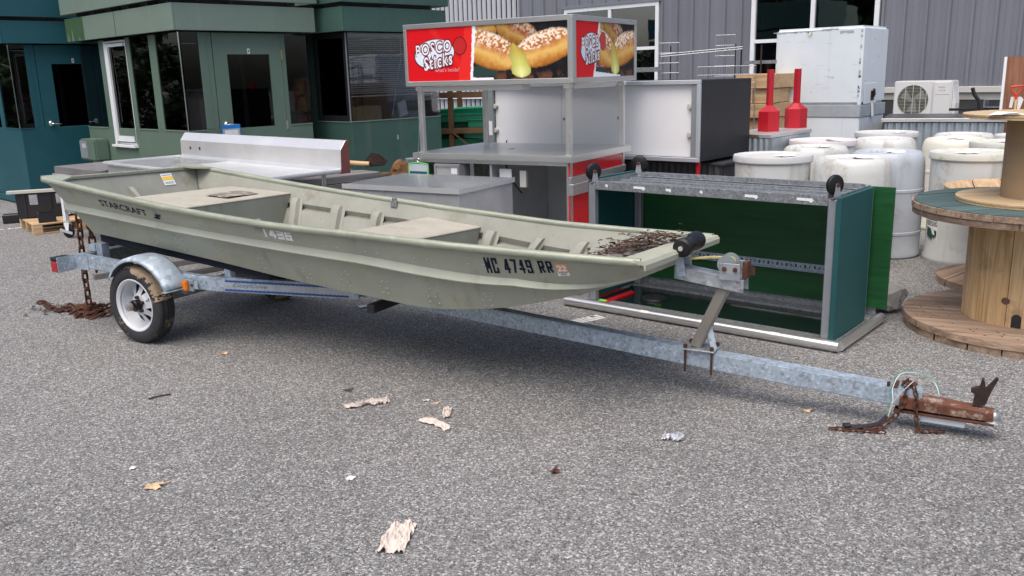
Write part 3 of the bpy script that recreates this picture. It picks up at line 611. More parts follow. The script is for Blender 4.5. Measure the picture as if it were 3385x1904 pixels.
for sg in (-1, 1):
    b = MB(); rail_poly(b, [(-.73, sg*.50), (.30, sg*.50), (.42, sg*.49), (.55, sg*.455), (1.34, sg*.062)], .05, .09); b.build('side_rail', g_beam, tr, bevel=.006, seg=2)
b = MB(); b.box(-.745, -.675, -.47, .47, .405, .500); b.build('cross_member', g_frame, tr, bevel=.005)
b = MB(); b.box(.50, .56, -.425, .425, .352, .44); b.build('cross_member', g_frame, tr, bevel=.005)
b = MB(); b.box(1.70, 1.75, -.44, .44, .335, .385); b.build('cross_member', black_p, tr, bevel=.005)
b = MB(); b.box(-.028, .028, -.52, .52, .225, .28); b.build('axle', g_frame, tr, bevel=.005)
# leaf springs
for sg in (-1, 1):
    b = MB(); b.tube([(-.30, sg*.47, .38), (-.15, sg*.47, .33), (0, sg*.47, .305), (.15, sg*.47, .33), (.30, sg*.47, .37)], .018, 6); b.build('leaf_spring', rust_d, tr)
    b = MB(); b.box(.27, .32, sg*.47-.04, sg*.47+.04, .32, .40); b.build('spring_hanger', g_frame, tr)
# carpeted bunks follow the hull bottom
for sg in (-1, 1):
    P = [(-.60, .602-sg*.012), (.0, .560-sg*.010), (.45, .522-sg*.010), (.95, .472-sg*.013)]; vs = []
    for s, z in P:
        for dy, dz in ((-.045, -.042), (.045, -.042), (.045, .020), (-.045, .020)): vs.append((s, sg*.37+dy, z+dz+.004))
    fs = [(i*4+k, i*4+(k+1) % 4, i*4+4+(k+1) % 4, i*4+4+k) for i in range(3) for k in range(4)] + [(3, 2, 1, 0), (12, 13, 14, 15)]
    b = MB(); b.add(vs, fs); b.build('bunk', carpet, tr, bevel=.008)
    b = MB(); b.box(-.735, -.672, sg*.385-.03, sg*.385+.03, .502, .55); b.box(-.66, -.60, sg*.385-.03, sg*.385+.03, .38, .56); b.build('bunk_bracket', g_blue, tr, bevel=.003)
    b = MB(); b.box(.565, .615, sg*.385-.025, sg*.385+.025, .37, .49); b.build('bunk_bracket', g_blue, tr, bevel=.003)
# wheels
def wheel():
    w = MB()
    prof = [(.168, -.052), (.178, -.060), (.20, -.066), (.225, -.064), (.240, -.056), (.2465, -.046), (.2465, -.030), (.240, -.028), (.240, -.024), (.248, -.022), (.249, -.004), (.241, -.002), (.241, .002), (.249, .004), (.248, .022), (.240, .024), (.240, .028), (.2465, .030), (.2465, .046), (.240, .056), (.225, .064), (.20, .066), (.178, .060), (.168, .052)]
    w.lathe(prof, 56, axis='y'); ty = w.mesh('tyre', smooth=True, ang=25)
    r_ = MB(); r_.lathe([(.150, .045), (.166, .060), (.172, .058), (.172, .050), (.160, .038), (.146, .030), (.138, -.02), (.132, -.030)], 48, axis='y')
    # disc with eight hand holes
    n_ = 8
    for k in range(n_):
        a = R(k*45); d = R(13); w1 = R(13)
        pts = []
        for rr, aa, yy in ((.062, a-R(22.5), -.022), (.062, a+R(22.5), -.022), (.090, a+w1, .004), (.134, a+w1*.9, .030), (.134, a-w1*.9, .030), (.090, a-w1, .004)):
            pts.append((rr*math.cos(aa), yy, rr*math.sin(aa)))
        r_.add(pts, [(0, 1, 2, 5), (5, 2, 3, 4)])
    r_.lathe([(.0, .020), (.038, .020), (.062, .022)], 32, axis='y')
    rm = r_.mesh('rim', smooth=True, ang=30)
    h = MB(); h.lathe([(.034, .018), (.034, .060), (.029, .066), (.029, .085)], 24, axis='y'); hm = h.mesh('hub', smooth=True)
    c = MB(); c.lathe([(.027, .084), (.027, .105), (.020, .108), (.0, .104)], 24, axis='y'); cm = c.mesh('grease_cap', smooth=True)
    l = MB(); l.lathe([(.0105, .018), (.0115, .036), (.007, .044), (0, .044)], 6, axis='y'); lm = l.mesh('lug_nut')
    bk = MB(); bk.lathe([(.03, -.036), (.135, -.036)], 32, axis='y'); bm_ = bk.mesh('inner_plate')  # disc behind the hand holes, the brown inside of the wheel
    return ty, rm, hm, cm, lm, bm_
ty, rm, hm, cm, lm, bm_ = wheel()
mud_m = M('dried mud', (.30, .225, .15), .95, 0, .25, 14, bump=.8, bs=60, dirt=((.16, .11, .07), .35, 12))
def mud_crust(parent):                             # ragged dried mud on the top and front of the tyre
    prof = [(.198, .068), (.212, .0695), (.226, .0675), (.2405, .060), (.2475, .048), (.2515, .03), (.2525, .0), (.2515, -.03), (.2475, -.048)]
    rr = random.Random(5); n_ = 90; vs = []
    for k in range(n_+1):
        a = R(112-100*k/n_)
        for r_, z_ in prof: vs.append(((r_+rr.uniform(0, .004))*math.cos(a), -z_, (r_+rr.uniform(0, .004))*math.sin(a)))
    q = len(prof); fs = []
    for k in range(n_):
        lim = 1.8+1.1*math.sin(k*.13)+.6*math.sin(k*.41)+1.6*(k < 22)*(22-k)/22 if k < 66 else 0.6+1.2*(math.sin(k*.9)+1)*.5
        hi_ = q-1 if k < 74 else q-1-(k*7 % 3)
        for j in range(q-1):
            if j >= lim-rr.uniform(0, .9) and j < hi_ and not (k > 80 and rr.random() < .35): fs.append((k*q+j, k*q+j+1, (k+1)*q+j+1, (k+1)*q+j))
    m_ = MB(); m_.add(vs, fs); return m_.build('mud_crust', mud_m, parent, smooth=True)
for sg in (-1, 1):
    wh = link('wheel', ty, tyre_m, tr, (0, sg*.60, .249), (0, 0, 0 if sg < 0 else 180))
    if sg < 0: mud_crust(wh)
    rim = link('rim', rm, white_rim, wh); link('backing_plate', bm_, rust_d, wh); link('hub', hm, rubber, wh); link('grease_cap', cm, g_rust, wh)
    for k in range(5): link('lug_nut', lm, rust_d, wh, (.047*math.cos(R(72*k+20)), 0, .047*math.sin(R(72*k+20))))
    # fender: rolled sheet over the wheel, with a lip
    f = MB(); cx_, cz_, rad = .07, .262, .306
    angs = [R(a) for a in np.linspace(150, 24, 20)]
    def fp(a, yy, dr): return (cx_+(rad+dr)*math.cos(a)*1.03, sg*yy, cz_+(rad+dr)*math.sin(a))
    rows = [(.515, .0), (.53, .004), (.60, .006), (.668, .0), (.682, -.012), (.686, -.026)]
    vs = [fp(a, yy, dr) for a in angs for yy, dr in rows]; q = len(rows)
    f.add(vs, [(i*q+k, i*q+k+1, (i+1)*q+k+1, (i+1)*q+k) for i in range(len(angs)-1) for k in range(q-1)])
    fo = f.build('fender', g_blue, tr, smooth=True, ang=50); md = fo.modifiers.new('thick', 'SOLIDIFY'); md.thickness = .003
    br = MB(); br.box(.30, .46, min(sg*.53, sg*.536), max(sg*.53, sg*.536), .372, .422); bo = br.build('fender_bracket', g_beam, tr, bevel=.001)
    br = MB(); br.box(.33, .37, min(sg*.527, sg*.70), max(sg*.537, sg*.66), .372, .378); br.build('fender_stay', g_beam, tr)
    for bx_ in (.335, .42): MB().lathe([(0, .012), (.009, .012), (.010, .004), (.010, 0)], 8, (bx_, sg*.537, .397), axis='y').build('bolt', rust, tr)
# lamps and stickers
for sg in (-1, 1):
    pb = MB(); pb.box(-.74, -.60, sg*.528-.003, sg*.528+.003, .40, .50); pb.box(-.74, -.735, min(sg*.53, sg*.66), max(sg*.53, sg*.66), .40, .50); pb.build('lamp_bracket', g_beam, tr)
    t_ = MB(); t_.box(-.815, -.745, min(sg*.55, sg*.66), max(sg*.55, sg*.66), .395, .47); to = t_.build('tail_lamp', redlens, tr, bevel=.006)
    MB().box(-.815, -.745, min(sg*.55, sg*.66), max(sg*.55, sg*.66), .4715, .498).build('lamp_housing', black_p, to, bevel=.005)
    mk = MB(); mk.box(.345, .43, min(sg*.527, sg*.545), max(sg*.527, sg*.545), .355, .43); mo = mk.build('marker_lamp', alu_d, tr, bevel=.004)
    MB().box(.350, .395, min(sg*.546, sg*.568), max(sg*.546, sg*.568), .360, .425).build('lens', amber, mo, bevel=.006, seg=2)
# sticker strip along the converging near rail
A = Vector((.60, -.43, ztop(.60)-.045)); B_ = Vector((1.30, -.083, ztop(1.30)-.045)); dv = (B_-A).normalized(); nv = Vector((dv.y, -dv.x, 0)).normalized()
uv = nv.cross(dv); uv = -uv if uv.z < 0 else uv; ln = (B_-A).length
def st(a, b, o=.0275+.002): return A + dv*a + uv*b + nv*o
sb = MB(); sb.add([st(0, -.033), st(ln, -.033), st(ln, .033), st(0, .033)], [(0, 1, 2, 3)]); sb.build('sticker_strip', film, tr)
for zz in (-.027, .026):
    sb = MB(); npt = 60; top = []; bot = []
    for i in range(npt+1):
        a = ln*i/npt*.985; wob = .0035*abs(math.sin(i*1.571)); top.append(st(a, zz+(.007 if zz > 0 else .003+wob), .031)); bot.append(st(a, zz-(.007 if zz < 0 else .003+wob), .031))
    sb.add(top+bot, [(i, i+1, npt+2+i, npt+1+i) for i in range(npt)]); sb.build('sticker_border', blue_st, tr)
put_text('sticker_lettering', fit_text('CozyCove', .215, .030, shear=.25, offset=.01), lambda a, b: st(a+.05, b-.014, .0325), M('grey lettering', (.16, .19, .22), .5), tr)
# winch stand
w = MB(); w.box(3.40, 3.56, -.062, .062, 0, .008); w.build('stand_base_plate', g_rust, tr, bevel=.002, loc=(0, 0, ztop(3.48)+.001), rot=(0, 0, 0))
for s_, y_ in ((3.41, -.048), (3.545, -.048), (3.41, .048), (3.545, .048)):
    q = MB(); q.tube([(s_, y_, ztop(3.48)-.115), (s_, y_, ztop(3.48)+.03)], .006, 8); q.lathe([(.0, .035), (.011, .035), (.011, .020), (.0, .02)], 6, (s_, y_, ztop(3.48)-.008)); q.build('u_bolt', rust, tr)
q = MB(); zb = ztop(3.48)+.009; q.bar((3.45, 0, zb), (3.60, 0, .595), .055, .055, (1, 0, 0)); q.build('winch_post', M('rust stained post', (.26, .24, .21), .55, .5, .25, 6, dirt=((.20, .10, .045), .42, 5.0), stretch=(1, 1, .3)), tr, bevel=.006, seg=2)
q = MB(); q.bar((3.545, -.005, zb), (3.50, -.005, zb+.17), .03, .006, (0, 1, 0)); q.build('post_gusset', g_blue, tr)
a0 = (3.345, .655); a1 = (3.69, .612)
q = MB()
for yy in (-.045, .042): q.add([(a0[0], yy, a0[1]-.055), (a1[0], yy, a1[1]-.055), (a1[0], yy, a1[1]), (a0[0], yy, a0[1]), (a0[0], yy+.004, a0[1]-.055), (a1[0], yy+.004, a1[1]-.055), (a1[0], yy+.004, a1[1]), (a0[0], yy+.004, a0[1])], [(0,1,2,3),(7,6,5,4),(0,4,5,1),(1,5,6,2),(2,6,7,3),(3,7,4,0)])
q.add([(a0[0], -.045, a0[1]+.001), (a1[0], -.045, a1[1]+.001), (a1[0], .046, a1[1]+.001), (a0[0], .046, a0[1]+.001), (a0[0], -.045, a0[1]+.006), (a1[0], -.045, a1[1]+.006), (a1[0], .046, a1[1]+.006), (a0[0], .046, a0[1]+.006)], [(3,2,1,0),(4,5,6,7),(0,1,5,4),(1,2,6,5),(2,3,7,6),(3,0,4,7)])
q.build('winch_arm', g_rust, tr)
for yy in (-.055, .055):
    q = MB(); q.bar((3.385, yy, .615), (3.36, yy, .765), .045, .006, (0, 1, 0)); q.build('roller_bracket', g_blue, tr, bevel=.001)
q = MB(); pr = [(0, -.125), (.036, -.125), (.046, -.115), (.047, -.075), (.043, -.062), (.043, -.058), (.033, -.035), (.030, 0), (.033, .035), (.043, .058), (.043, .062), (.047, .075), (.046, .115), (.036, .125), (0, .125)]
q.lathe(pr, 32, axis='y'); ro = q.build('bow_roller', rubber, tr, smooth=True, loc=(3.405, 0, .77), rot=(0, 0, 0))
MB().lathe([(0, .012), (.012, .012), (.014, .006), (.014, -.002)], 12, (0, -.126, 0), axis='y').build('roller_bolt', chrome, ro)
# winch
q = MB(); q.box(3.575, 3.675, -.062, -.058, .618, .700); q.box(3.575, 3.675, .042, .046, .618, .700); q.box(3.575, 3.675, -.057, .041, .622, .626); wn = q.build('winch', galv('winch plate', .4, sc=20), tr, bevel=.001)
for dy in (-.042, .028):
    MB().lathe([(0, .003), (.046, .003), (.046, -.003), (0, -.003)], 28, (3.605, dy, .690), axis='y').build('winch_gear', alu_d, wn, smooth=True)
MB().lathe([(0, .03), (.030, .03), (.030, -.03), (0, -.03)], 20, (3.605, -.007, .690), axis='y').build('spool', rope_m, wn, smooth=True)
q = MB(); q.box(3.678, 3.70, -.03, .045, .625, .705); q.box(3.685, 3.73, .0, .004, .640, .68); q.build('rusty_plate', rust, wn)
for s_ in (3.60, 3.652): MB().lathe([(0, .007), (.011, .007), (.012, 0)], 8, (s_, -.062, .672), axis='y').build('rivet', rust, wn)
q = MB(); P = [(3.60, -.01, .722), (3.52, -.01, .718), (3.45, -.005, .706), (3.40, 0, .698)]
vs = []
for i, p in enumerate(P): vs += [(p[0], p[1]-.018, p[2]+.004*math.sin(i*2)), (p[0], p[1]+.018, p[2]), (p[0], p[1]+.018, p[2]-.006), (p[0], p[1]-.018, p[2]-.006)]
q.add(vs, [(i*4+k, i*4+(k+1) % 4, i*4+4+(k+1) % 4, i*4+4+k) for i in range(3) for k in range(4)]); q.build('winch_strap', rope_m, wn)
# coupler
zc = ztop(4.45)-.045
q = MB(); sec = [(-.042, -.036), (-.042, .010), (-.035, .020), (.035, .020), (.042, .010), (.042, -.036)]; st_ = [(4.41, 1.04), (4.62, .92), (4.74, .82), (4.785, .74)]
vs = [(s, y*k, zc-.008-(s-4.41)*.045+z*k) for s, k in st_ for y, z in sec]; n6 = 6
q.add(vs, [(i*n6+k, i*n6+k+1, (i+1)*n6+k+1, (i+1)*n6+k) for i in range(3) for k in range(5)])
co = q.build('coupler', M('rusted coupler', (.15, .055, .03), .8, .1, .35, 12, bump=.3, bs=60, dirt=((.38, .34, .28), .42, 9.0, .1)), tr); md = co.modifiers.new('thick', 'SOLIDIFY'); md.thickness = .006
q = MB(); q.lathe([(0, .018), (.014, .015), (.024, .006), (.028, -.008), (.028, -.022), (.038, -.026), (.040, -.030)], 24, (4.785, 0, zc-.03)); q.build('ball_socket', M('worn socket', (.40, .40, .40), .35, .8, .2, 10, dirt=((.2, .09, .04), .4, 12)), co, smooth=True)
q = MB(); q.box(4.39, 4.79, -.055, .055, zc-.066, zc-.060); q.build('coupler_flange', rust, co)
q = MB(); q.add([(4.70, -.008, zc+.005), (4.75, -.008, zc+.01), (4.765, -.008, zc+.07), (4.79, -.008, zc+.135), (4.780, -.008, zc+.137), (4.745, -.008, zc+.085), (4.735, -.008, zc+.125), (4.727, -.008, zc+.126), (4.722, -.008, zc+.09), (4.688, -.008, zc+.075), (4.69, -.008, zc+.062), (4.705, -.008, zc+.055)] , [tuple(range(12))]); 
q = MB(); poly = [(4.70, .005), (4.75, .01), (4.765, .07), (4.79, .135), (4.780, .137), (4.745, .085), (4.735, .125), (4.727, .126), (4.722, .09), (4.688, .075), (4.69, .062), (4.705, .055)]
q.prism(poly, lambda a, b, t: (a, t, zc+b), -.014, .014); q.build('latch_lever', rust_d, co)
MB().box(4.50, 4.68, -.038, .038, zc-.10, zc-.068).build('wheel_block', M('white metal foot', (.60, .64, .66), .5, .2, .12, 8, dirt=((.3, .2, .13), .3, 10)), co, bevel=.003)
q = MB(); q.box(4.375, 4.40, -.043, .043, zc+.046, zc+.052); q.tube([(4.36, -.03, zc+.04), (4.36, -.03, zc+.065)], .008, 6); q.build('coupler_bolt', rust, co)

# ================================================================== chains
lk = MB(); pp = []
for k in range(14):
    a = 2*math.pi*k/14; pp.append((.013*math.cos(a), .0, .013*math.sin(a) + (.013 if math.sin(a) > 1e-6 else (-.013 if math.sin(a) < -1e-6 else 0))))
lk.tube(pp, .0052, 6, closed=True); link_me = lk.mesh('link', smooth=True)
def chain(name, label, loc, rz, pts, mt, scale=1.0, twist=0.0):
    t = thing(name, label, 'chain', loc, rz); pitch = .040*scale; P = [Vector(p) for p in pts]; k = 0; d = 0.0
    seg = [(P[i], P[i+1]) for i in range(len(P)-1)]
    for a, b in seg:
        L_ = (b-a).length; dr = (b-a).normalized()
        while d < L_:
            p = a + dr*d; o = link('link', link_me, mt, t); q = dr.to_track_quat('Z', 'Y').to_euler()
            o.rotation_euler = (q.to_matrix() @ Matrix.Rotation(R(90*(k % 2)+twist+random.uniform(-14, 14)), 3, 'Z')).to_euler(); o.location = p; o.scale = (scale,)*3; k += 1; d += pitch
        d -= L_
    return t
def loose_links(t, spots, mt, scale):
    for p in spots:
        o = link('link', link_me, mt, t, p); o.rotation_euler = (R(90+random.uniform(-25, 25)), R(random.uniform(-25, 25)), R(random.uniform(0, 180))); o.scale = (scale,)*3
hang = chain('hanging_chain', 'rusty chain hanging down behind the boat transom into a heap on the asphalt', (TX, TY, 0), TR,
      [(-.72, -.33, .845), (-.93, -.33, .72), (-.955, -.33, .40), (-.955, -.33, .04), (-.99, -.36, .025), (-1.05, -.30, .02), (-1.0, -.2, .02), (-1.12, -.27, .02), (-1.25, -.38, .014), (-1.40, -.36, .012), (-1.52, -.30, .012), (-1.66, -.28, .012)], rust, 1.55)
chain_up = chain('hanging_chain', 'short doubled strand of rusty chain beside the hanging one, above the rail', (TX, TY, 0), TR, [(-.73, -.285, .845), (-.88, -.285, .70), (-.89, -.28, .32)], rust, 1.55)
hp = []
rr = random.Random(4)
for i in range(64):
    a = rr.uniform(0, 6.28); q_ = abs(rr.gauss(0, .085)); hp.append((-1.02+q_*1.5*math.cos(a), -.30+q_*math.sin(a), .012+max(0, .05-q_*.4)*rr.random()))
loose_links(hang, hp, rust_d, 1.5)
# leaf litter round the chain heap
def litter(name, label, n, fn, mt, size, kind='stuff', parent=None, loc=(0, 0, 0), rz=0):
    mb = MB(); r2 = random.Random(n)
    for i in range(n):
        x, y, z = fn(r2); a = r2.uniform(0, 6.28); s = size*r2.uniform(.5, 1.3); e = s*r2.uniform(.25, .6); t1 = r2.uniform(-.4, .4)*s; t2 = r2.uniform(.0, .5)*s
        c_, s_ = math.cos(a), math.sin(a)
        mb.add([(x-c_*s, y-s_*s, z+abs(t1)), (x+s_*e, y-c_*e, z+t2), (x+c_*s, y+s_*s, z), (x-s_*e, y+c_*e, z+t2*.4)], [(0, 1, 2, 3)])
    o = mb.build(name, mt, parent, loc=loc, rot=(0, 0, rz)); 
    if parent is None: tag(o, label, 'leaf litter')
    o['kind'] = kind
    return o
litter('leaf_litter', 'matted brown leaves and needles heaped round the rusty chain', 240, lambda r2: (r2.gauss(-3.28, .14), r2.gauss(6.30, .075), .004+abs(r2.gauss(0, .010))), leaf_b, .018)
chain('safety_chain', 'rusty safety chain draped over the trailer tongue beside the coupler', (TX, TY, 0), TR,
      [(4.24, -.14, .012), (4.30, -.13, .012), (4.35, -.10, .014), (4.40, -.062, .06), (4.43, -.055, .13), (4.44, -.03, .195), (4.46, .02, .20), (4.43, .03, .205), (4.42, -.03, .21), (4.46, -.03, .212), (4.48, -.052, .16), (4.485, -.06, .07), (4.50, -.075, .012), (4.56, -.05, .012), (4.60, -.03, .012)], rust, .72)
chain('safety_chain', 'short rusty safety chain lying on the asphalt at the tongue', (TX, TY, 0), TR, [(4.16, -.20, .009), (4.22, -.19, .009), (4.30, -.165, .009), (4.36, -.15, .009)], rust, .72)
# wiring harness with flat plug
hn = thing('wiring_harness', 'trailer wiring with white and green wires and a black flat plug', 'wiring', (TX, TY, 0), TR)
def wire(pts, r, mt):
    P = [Vector(p) for p in pts]; out = []
    for i in range(len(P)-1):
        p0, p1, p2, p3 = P[max(i-1, 0)], P[i], P[i+1], P[min(i+2, len(P)-1)]
        for k in range(6):
            t = k/6; out.append(0.5*((2*p1)+(p2-p0)*t+(2*p0-5*p1+4*p2-p3)*t*t+(3*p1-p0-3*p2+p3)*t**3))
    out.append(P[-1]); m_ = MB(); m_.tube(out, r, 6); return m_.build('wire', mt, hn, smooth=True)
wire([(4.37, -.06, .05), (4.385, -.06, .13), (4.38, -.05, .19), (4.41, -.03, .255), (4.49, -.02, .262), (4.545, -.035, .235), (4.57, -.05, .185)], .0022, white_d)
wire([(4.362, -.062, .05), (4.375, -.065, .12), (4.37, -.055, .20), (4.40, -.035, .258), (4.48, -.022, .268), (4.55, -.038, .238), (4.572, -.052, .19)], .0018, M('green wire', (.05, .32, .22), .5))
wire([(4.37, -.064, .08), (4.40, -.064, .15), (4.44, -.056, .205), (4.46, -.03, .225)], .002, trim_l)
wire([(4.365, -.062, .055), (4.34, -.09, .028), (4.29, -.13, .018), (4.24, -.155, .014)], .009, black_p)
MB().obox((4.215, -.165, .018), (.036, .030, .022), (0, 0, 30)).build('flat_plug', black_p, hn, bevel=.003)

# ================================================================== jon boat
rivet_m = M('rivet heads', (.33, .335, .265), .4, .15, .15, 20)
boat = thing('jon_boat', 'olive aluminium flat bottomed boat with bench seats on the trailer', 'boat', (TX, TY, 0), TR)
ST = np.array([(-.80,.993,.62,-.60,.632,.46), (.337,.874,.63,.40,.552,.47), (1.2,.809,.64,1.2,.469,.475), (1.81,.779,.635,1.8,.414,.475), (2.35,.754,.625,2.15,.390,.472),
               (2.62,.748,.61,2.48,.416,.46), (2.86,.744,.595,2.78,.476,.445), (3.12,.741,.565,3.05,.555,.42), (3.36,.740,.53,3.28,.635,.39)])
def slope(s): return math.tan(R(float(np.interp(s, [-.8, .34, 1.2, 1.8, 2.35, 2.86, 3.36], [2.0, 1.5, 2.2, 3.4, 4.2, 4.2, 3.6]))))     # the boat sits a little over to the far side
def hull(u):                                       # u in [0, 8]
    i = min(int(u), 7); t = u-i; p0, p1, p2, p3 = ST[max(i-1, 0)], ST[i], ST[i+1], ST[min(i+2, 8)]
    return 0.5*((2*p1)+(p2-p0)*t+(2*p0-5*p1+4*p2-p3)*t*t+(3*p1-p0-3*p2+p3)*t**3)
def strake(u): return float(np.interp(u, [0, 1.2, 2, 3, 4, 5.6, 6.6, 7.4, 8], [.43, .52, .565, .56, .51, .40, .20, .04, .02]))
def hcols(u):
    k = strake(u); r_ = 1-(k+.135)
    return [0, k*.5, max(.004, k-.012), k, k+.012, k+.026, k+.105, k+.132, k+.135+r_*.35, k+.135+r_*.7, k+.135+r_*.88, 1.0]
def bulge(u, h):
    k = strake(u); f_ = min(1, max(.35, (8.2-u)/2)); return f_*float(np.interp(h, [max(0, k-.012), k, k+.012, k+.026, k+.105, k+.132], [0, .030, .038, .037, .008, 0]))
def surf(u, h, sg, extra=0.0):
    q_ = hull(u); s = q_[3]+(q_[0]-q_[3])*h; z = q_[4]+(q_[1]-q_[4])*h; y = q_[5]+(q_[2]-q_[5])*h + bulge(u, h) + extra
    return (s, sg*y, z)
NU = 64; US = [8*i/NU for i in range(NU+1)]; NH = 12
cols = [(-1, k) for k in range(NH-1, -1, -1)] + [(0, -.5), (0, 0.0), (0, .5)] + [(1, k) for k in range(NH)]; nc = len(cols)
def ring_pts(u, dy=0.0, dx=0.0, dz=0.0):
    hc_ = hcols(u); q_ = hull(u); out = []
    for sg, k in cols:
        if sg: p = surf(u, hc_[k], sg, dy); out.append((p[0]+dx, p[1], p[2]+dz*(1-hc_[k])))
        else: out.append((q_[3]+dx, q_[5]*k, q_[4]+dz))
    return out
mb = MB(); vs = []
for u in US: vs += ring_pts(u)
mb.add(vs, [(i*nc+k, i*nc+k+1, (i+1)*nc+k+1, (i+1)*nc+k) for i in range(NU) for k in range(nc-1)])
mb.add([vs[k] for k in range(nc)], [tuple(range(nc))]); mb.add([vs[NU*nc+k] for k in range(nc)], [tuple(range(nc-1, -1, -1))])
me = mb.mesh('hull', smooth=True, ang=24); ho = link('hull', me, boat_paint, boat)
# inside lining (paler, dusty): sides and floor
ui = [.04+7.9*i/48 for i in range(49)]
for sg in (-1, 1):
    v_ = []
    for u in ui:
        hc_ = hcols(u)
        for k in range(0, NH): p = surf(u, min(.985, hc_[k]), sg, -.007); v_.append((p[0], p[1], p[2]+.006*(1-hc_[k])))
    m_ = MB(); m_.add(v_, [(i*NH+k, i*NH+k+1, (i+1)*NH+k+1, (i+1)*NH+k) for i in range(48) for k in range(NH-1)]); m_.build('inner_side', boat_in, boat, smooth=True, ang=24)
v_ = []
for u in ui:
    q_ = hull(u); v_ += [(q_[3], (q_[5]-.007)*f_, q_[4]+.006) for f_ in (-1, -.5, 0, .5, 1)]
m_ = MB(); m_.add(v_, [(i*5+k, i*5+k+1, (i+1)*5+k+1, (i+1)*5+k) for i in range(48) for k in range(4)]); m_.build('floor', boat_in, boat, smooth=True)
m_ = MB(); tv = ring_pts(0.0, -.008, .012, .006); m_.add(tv, [tuple(range(len(tv)))]); m_.build('transom_lining', boat_in, boat)
# gunwale rails, stern and bow caps, corner plates
for sg in (-1, 1):
    m_ = MB(); m_.tube([tuple(np.array(surf(u, 1.0, sg, .006))+np.array([0, 0, .002])) for u in US], .0215, 10); m_.build('gunwale', rail_m, boat, smooth=True)
    m_ = MB(); pts = [surf(u, .945, sg, .004) for u in US]; pt2 = [surf(u, .915, sg, .004) for u in US]
    m_.add(pts+pt2, [(i, i+1, NU+2+i, NU+1+i) for i in range(NU)]); m_.build('rail_seam', boat_paint, boat)
pA = surf(0, 1, -1); pB = surf(0, 1, 1)
m_ = MB(); m_.box(pA[0]-.012, pA[0]+.030, pA[1]+.02, pB[1]-.02, pA[2]-.012, pA[2]+.012); m_.build('transom_cap', rail_m, boat, bevel=.004)
for sg in (-1, 1):
    p = surf(0, 1, sg); m_ = MB(); m_.prism([(0, 0), (.22, 0), (.13, -.13), (0, -.16)], lambda a, c, t: (p[0]-.02+a, p[1]+sg*(c+.012), p[2]+.014+t-.105*a), 0, .012); m_.build('corner_plate', boat_paint, boat)
pA = surf(8, 1, -1); pB = surf(8, 1, 1)
m_ = MB(); sec = [(-.105, .010), (-.02, .016), (.02, .012), (.032, -.004), (.030, -.030), (.024, -.030), (.022, -.006), (-.105, .004)]
m_.add([(pA[0]+a, y, pA[2]+c) for y in (pA[1]-.028, pB[1]+.028) for a, c in sec], [(k, (k+1) % 8, 8+(k+1) % 8, 8+k) for k in range(8)] + [tuple(range(7, -1, -1)), tuple(range(8, 16))]); m_.build('bow_cap', M('bow cap paint', (.40, .405, .31), .5, .1, .08, 5, dirt=((.28, .28, .21), .35, 6)), boat, smooth=True, ang=30)
# benches (boxes fitted to the hull) and bow deck
def bench(name, sa, sb, za, zb):
    def uat(s): return float(np.interp(s, [ST[i][3]*.3+ST[i][0]*.7 for i in range(9)], range(9)))
    def w(s, z):
        q_ = hull(uat(s)); h = (z-q_[4])/(q_[1]-q_[4]); return q_[5]+(q_[2]-q_[5])*h-.012
    t = MB(); t.add([(sa, -w(sa, za), za), (sb, -w(sb, zb), zb), (sb, w(sb, zb), zb), (sa, w(sa, za), za), (sa, -w(sa, za), za-.012), (sb, -w(sb, zb), zb-.012), (sb, w(sb, zb), zb-.012), (sa, w(sa, za), za-.012)], [(0,1,2,3),(7,6,5,4),(0,4,5,1),(1,5,6,2),(2,6,7,3),(3,7,4,0)])
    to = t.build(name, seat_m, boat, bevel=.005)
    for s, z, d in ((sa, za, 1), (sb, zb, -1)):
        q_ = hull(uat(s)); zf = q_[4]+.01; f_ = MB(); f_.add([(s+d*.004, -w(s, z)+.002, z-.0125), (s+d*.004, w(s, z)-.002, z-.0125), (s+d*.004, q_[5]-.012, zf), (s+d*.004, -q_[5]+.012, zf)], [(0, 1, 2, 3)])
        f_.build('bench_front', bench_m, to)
    return to
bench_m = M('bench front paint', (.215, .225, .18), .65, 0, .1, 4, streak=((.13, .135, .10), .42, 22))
bench('bench_seat', -.37, .215, .866, .834); bench('bench_seat', 1.41, 1.83, .732, .702); bench('bow_deck', 2.99, 3.262, .722, .720)
# side ribs
def rib(s, sg):
    u = float(np.interp(s, [ST[i][3]*.6+ST[i][0]*.4 for i in range(9)], range(9))); hs = [.03, .2, .36, .46, .56, .66, .75]; du = .062/(ST[min(int(u)+1, 8)][0]-ST[min(int(u), 7)][0])
    def pt(duu, h, dp):
        p = surf(u+duu, h, sg, -.009-dp-bulge(u+duu, h)); return (p[0], p[1], p[2]+.006*(1-h))
    prof = [(-1.0, .0), (-.60, .002), (-.44, .034), (.44, .034), (.60, .002), (1.0, 0)]
    m_ = MB(); v_ = [pt(a*du, h, dpt*(1 if h < .7 else .55)) for h in hs for a, dpt in prof]; n_ = len(prof)
    m_.add(v_, [(i*n_+k, i*n_+k+1, (i+1)*n_+k+1, (i+1)*n_+k) for i in range(len(hs)-1) for k in range(n_-1)])
    m_.add([pt(a*du, hs[-1], dpt*.55) for a, dpt in prof], [tuple(range(n_))]); m_.build('side_rib', boat_in, boat, smooth=True, ang=20)
for s in (.30, .65, .99, 1.89, 2.20, 2.52):
    for sg in (-1, 1): rib(s, sg)
for s in (.30, .65, .99, 1.89, 2.20, 2.52):
    u = float(np.interp(s, [ST[i][3] for i in range(9)], range(9))); q_ = hull(u); MB().box(s-.03, s+.03, -q_[5]+.03, q_[5]-.03, q_[4]+.008, q_[4]+.03).build('floor_rib', boat_in, boat, bevel=.004)
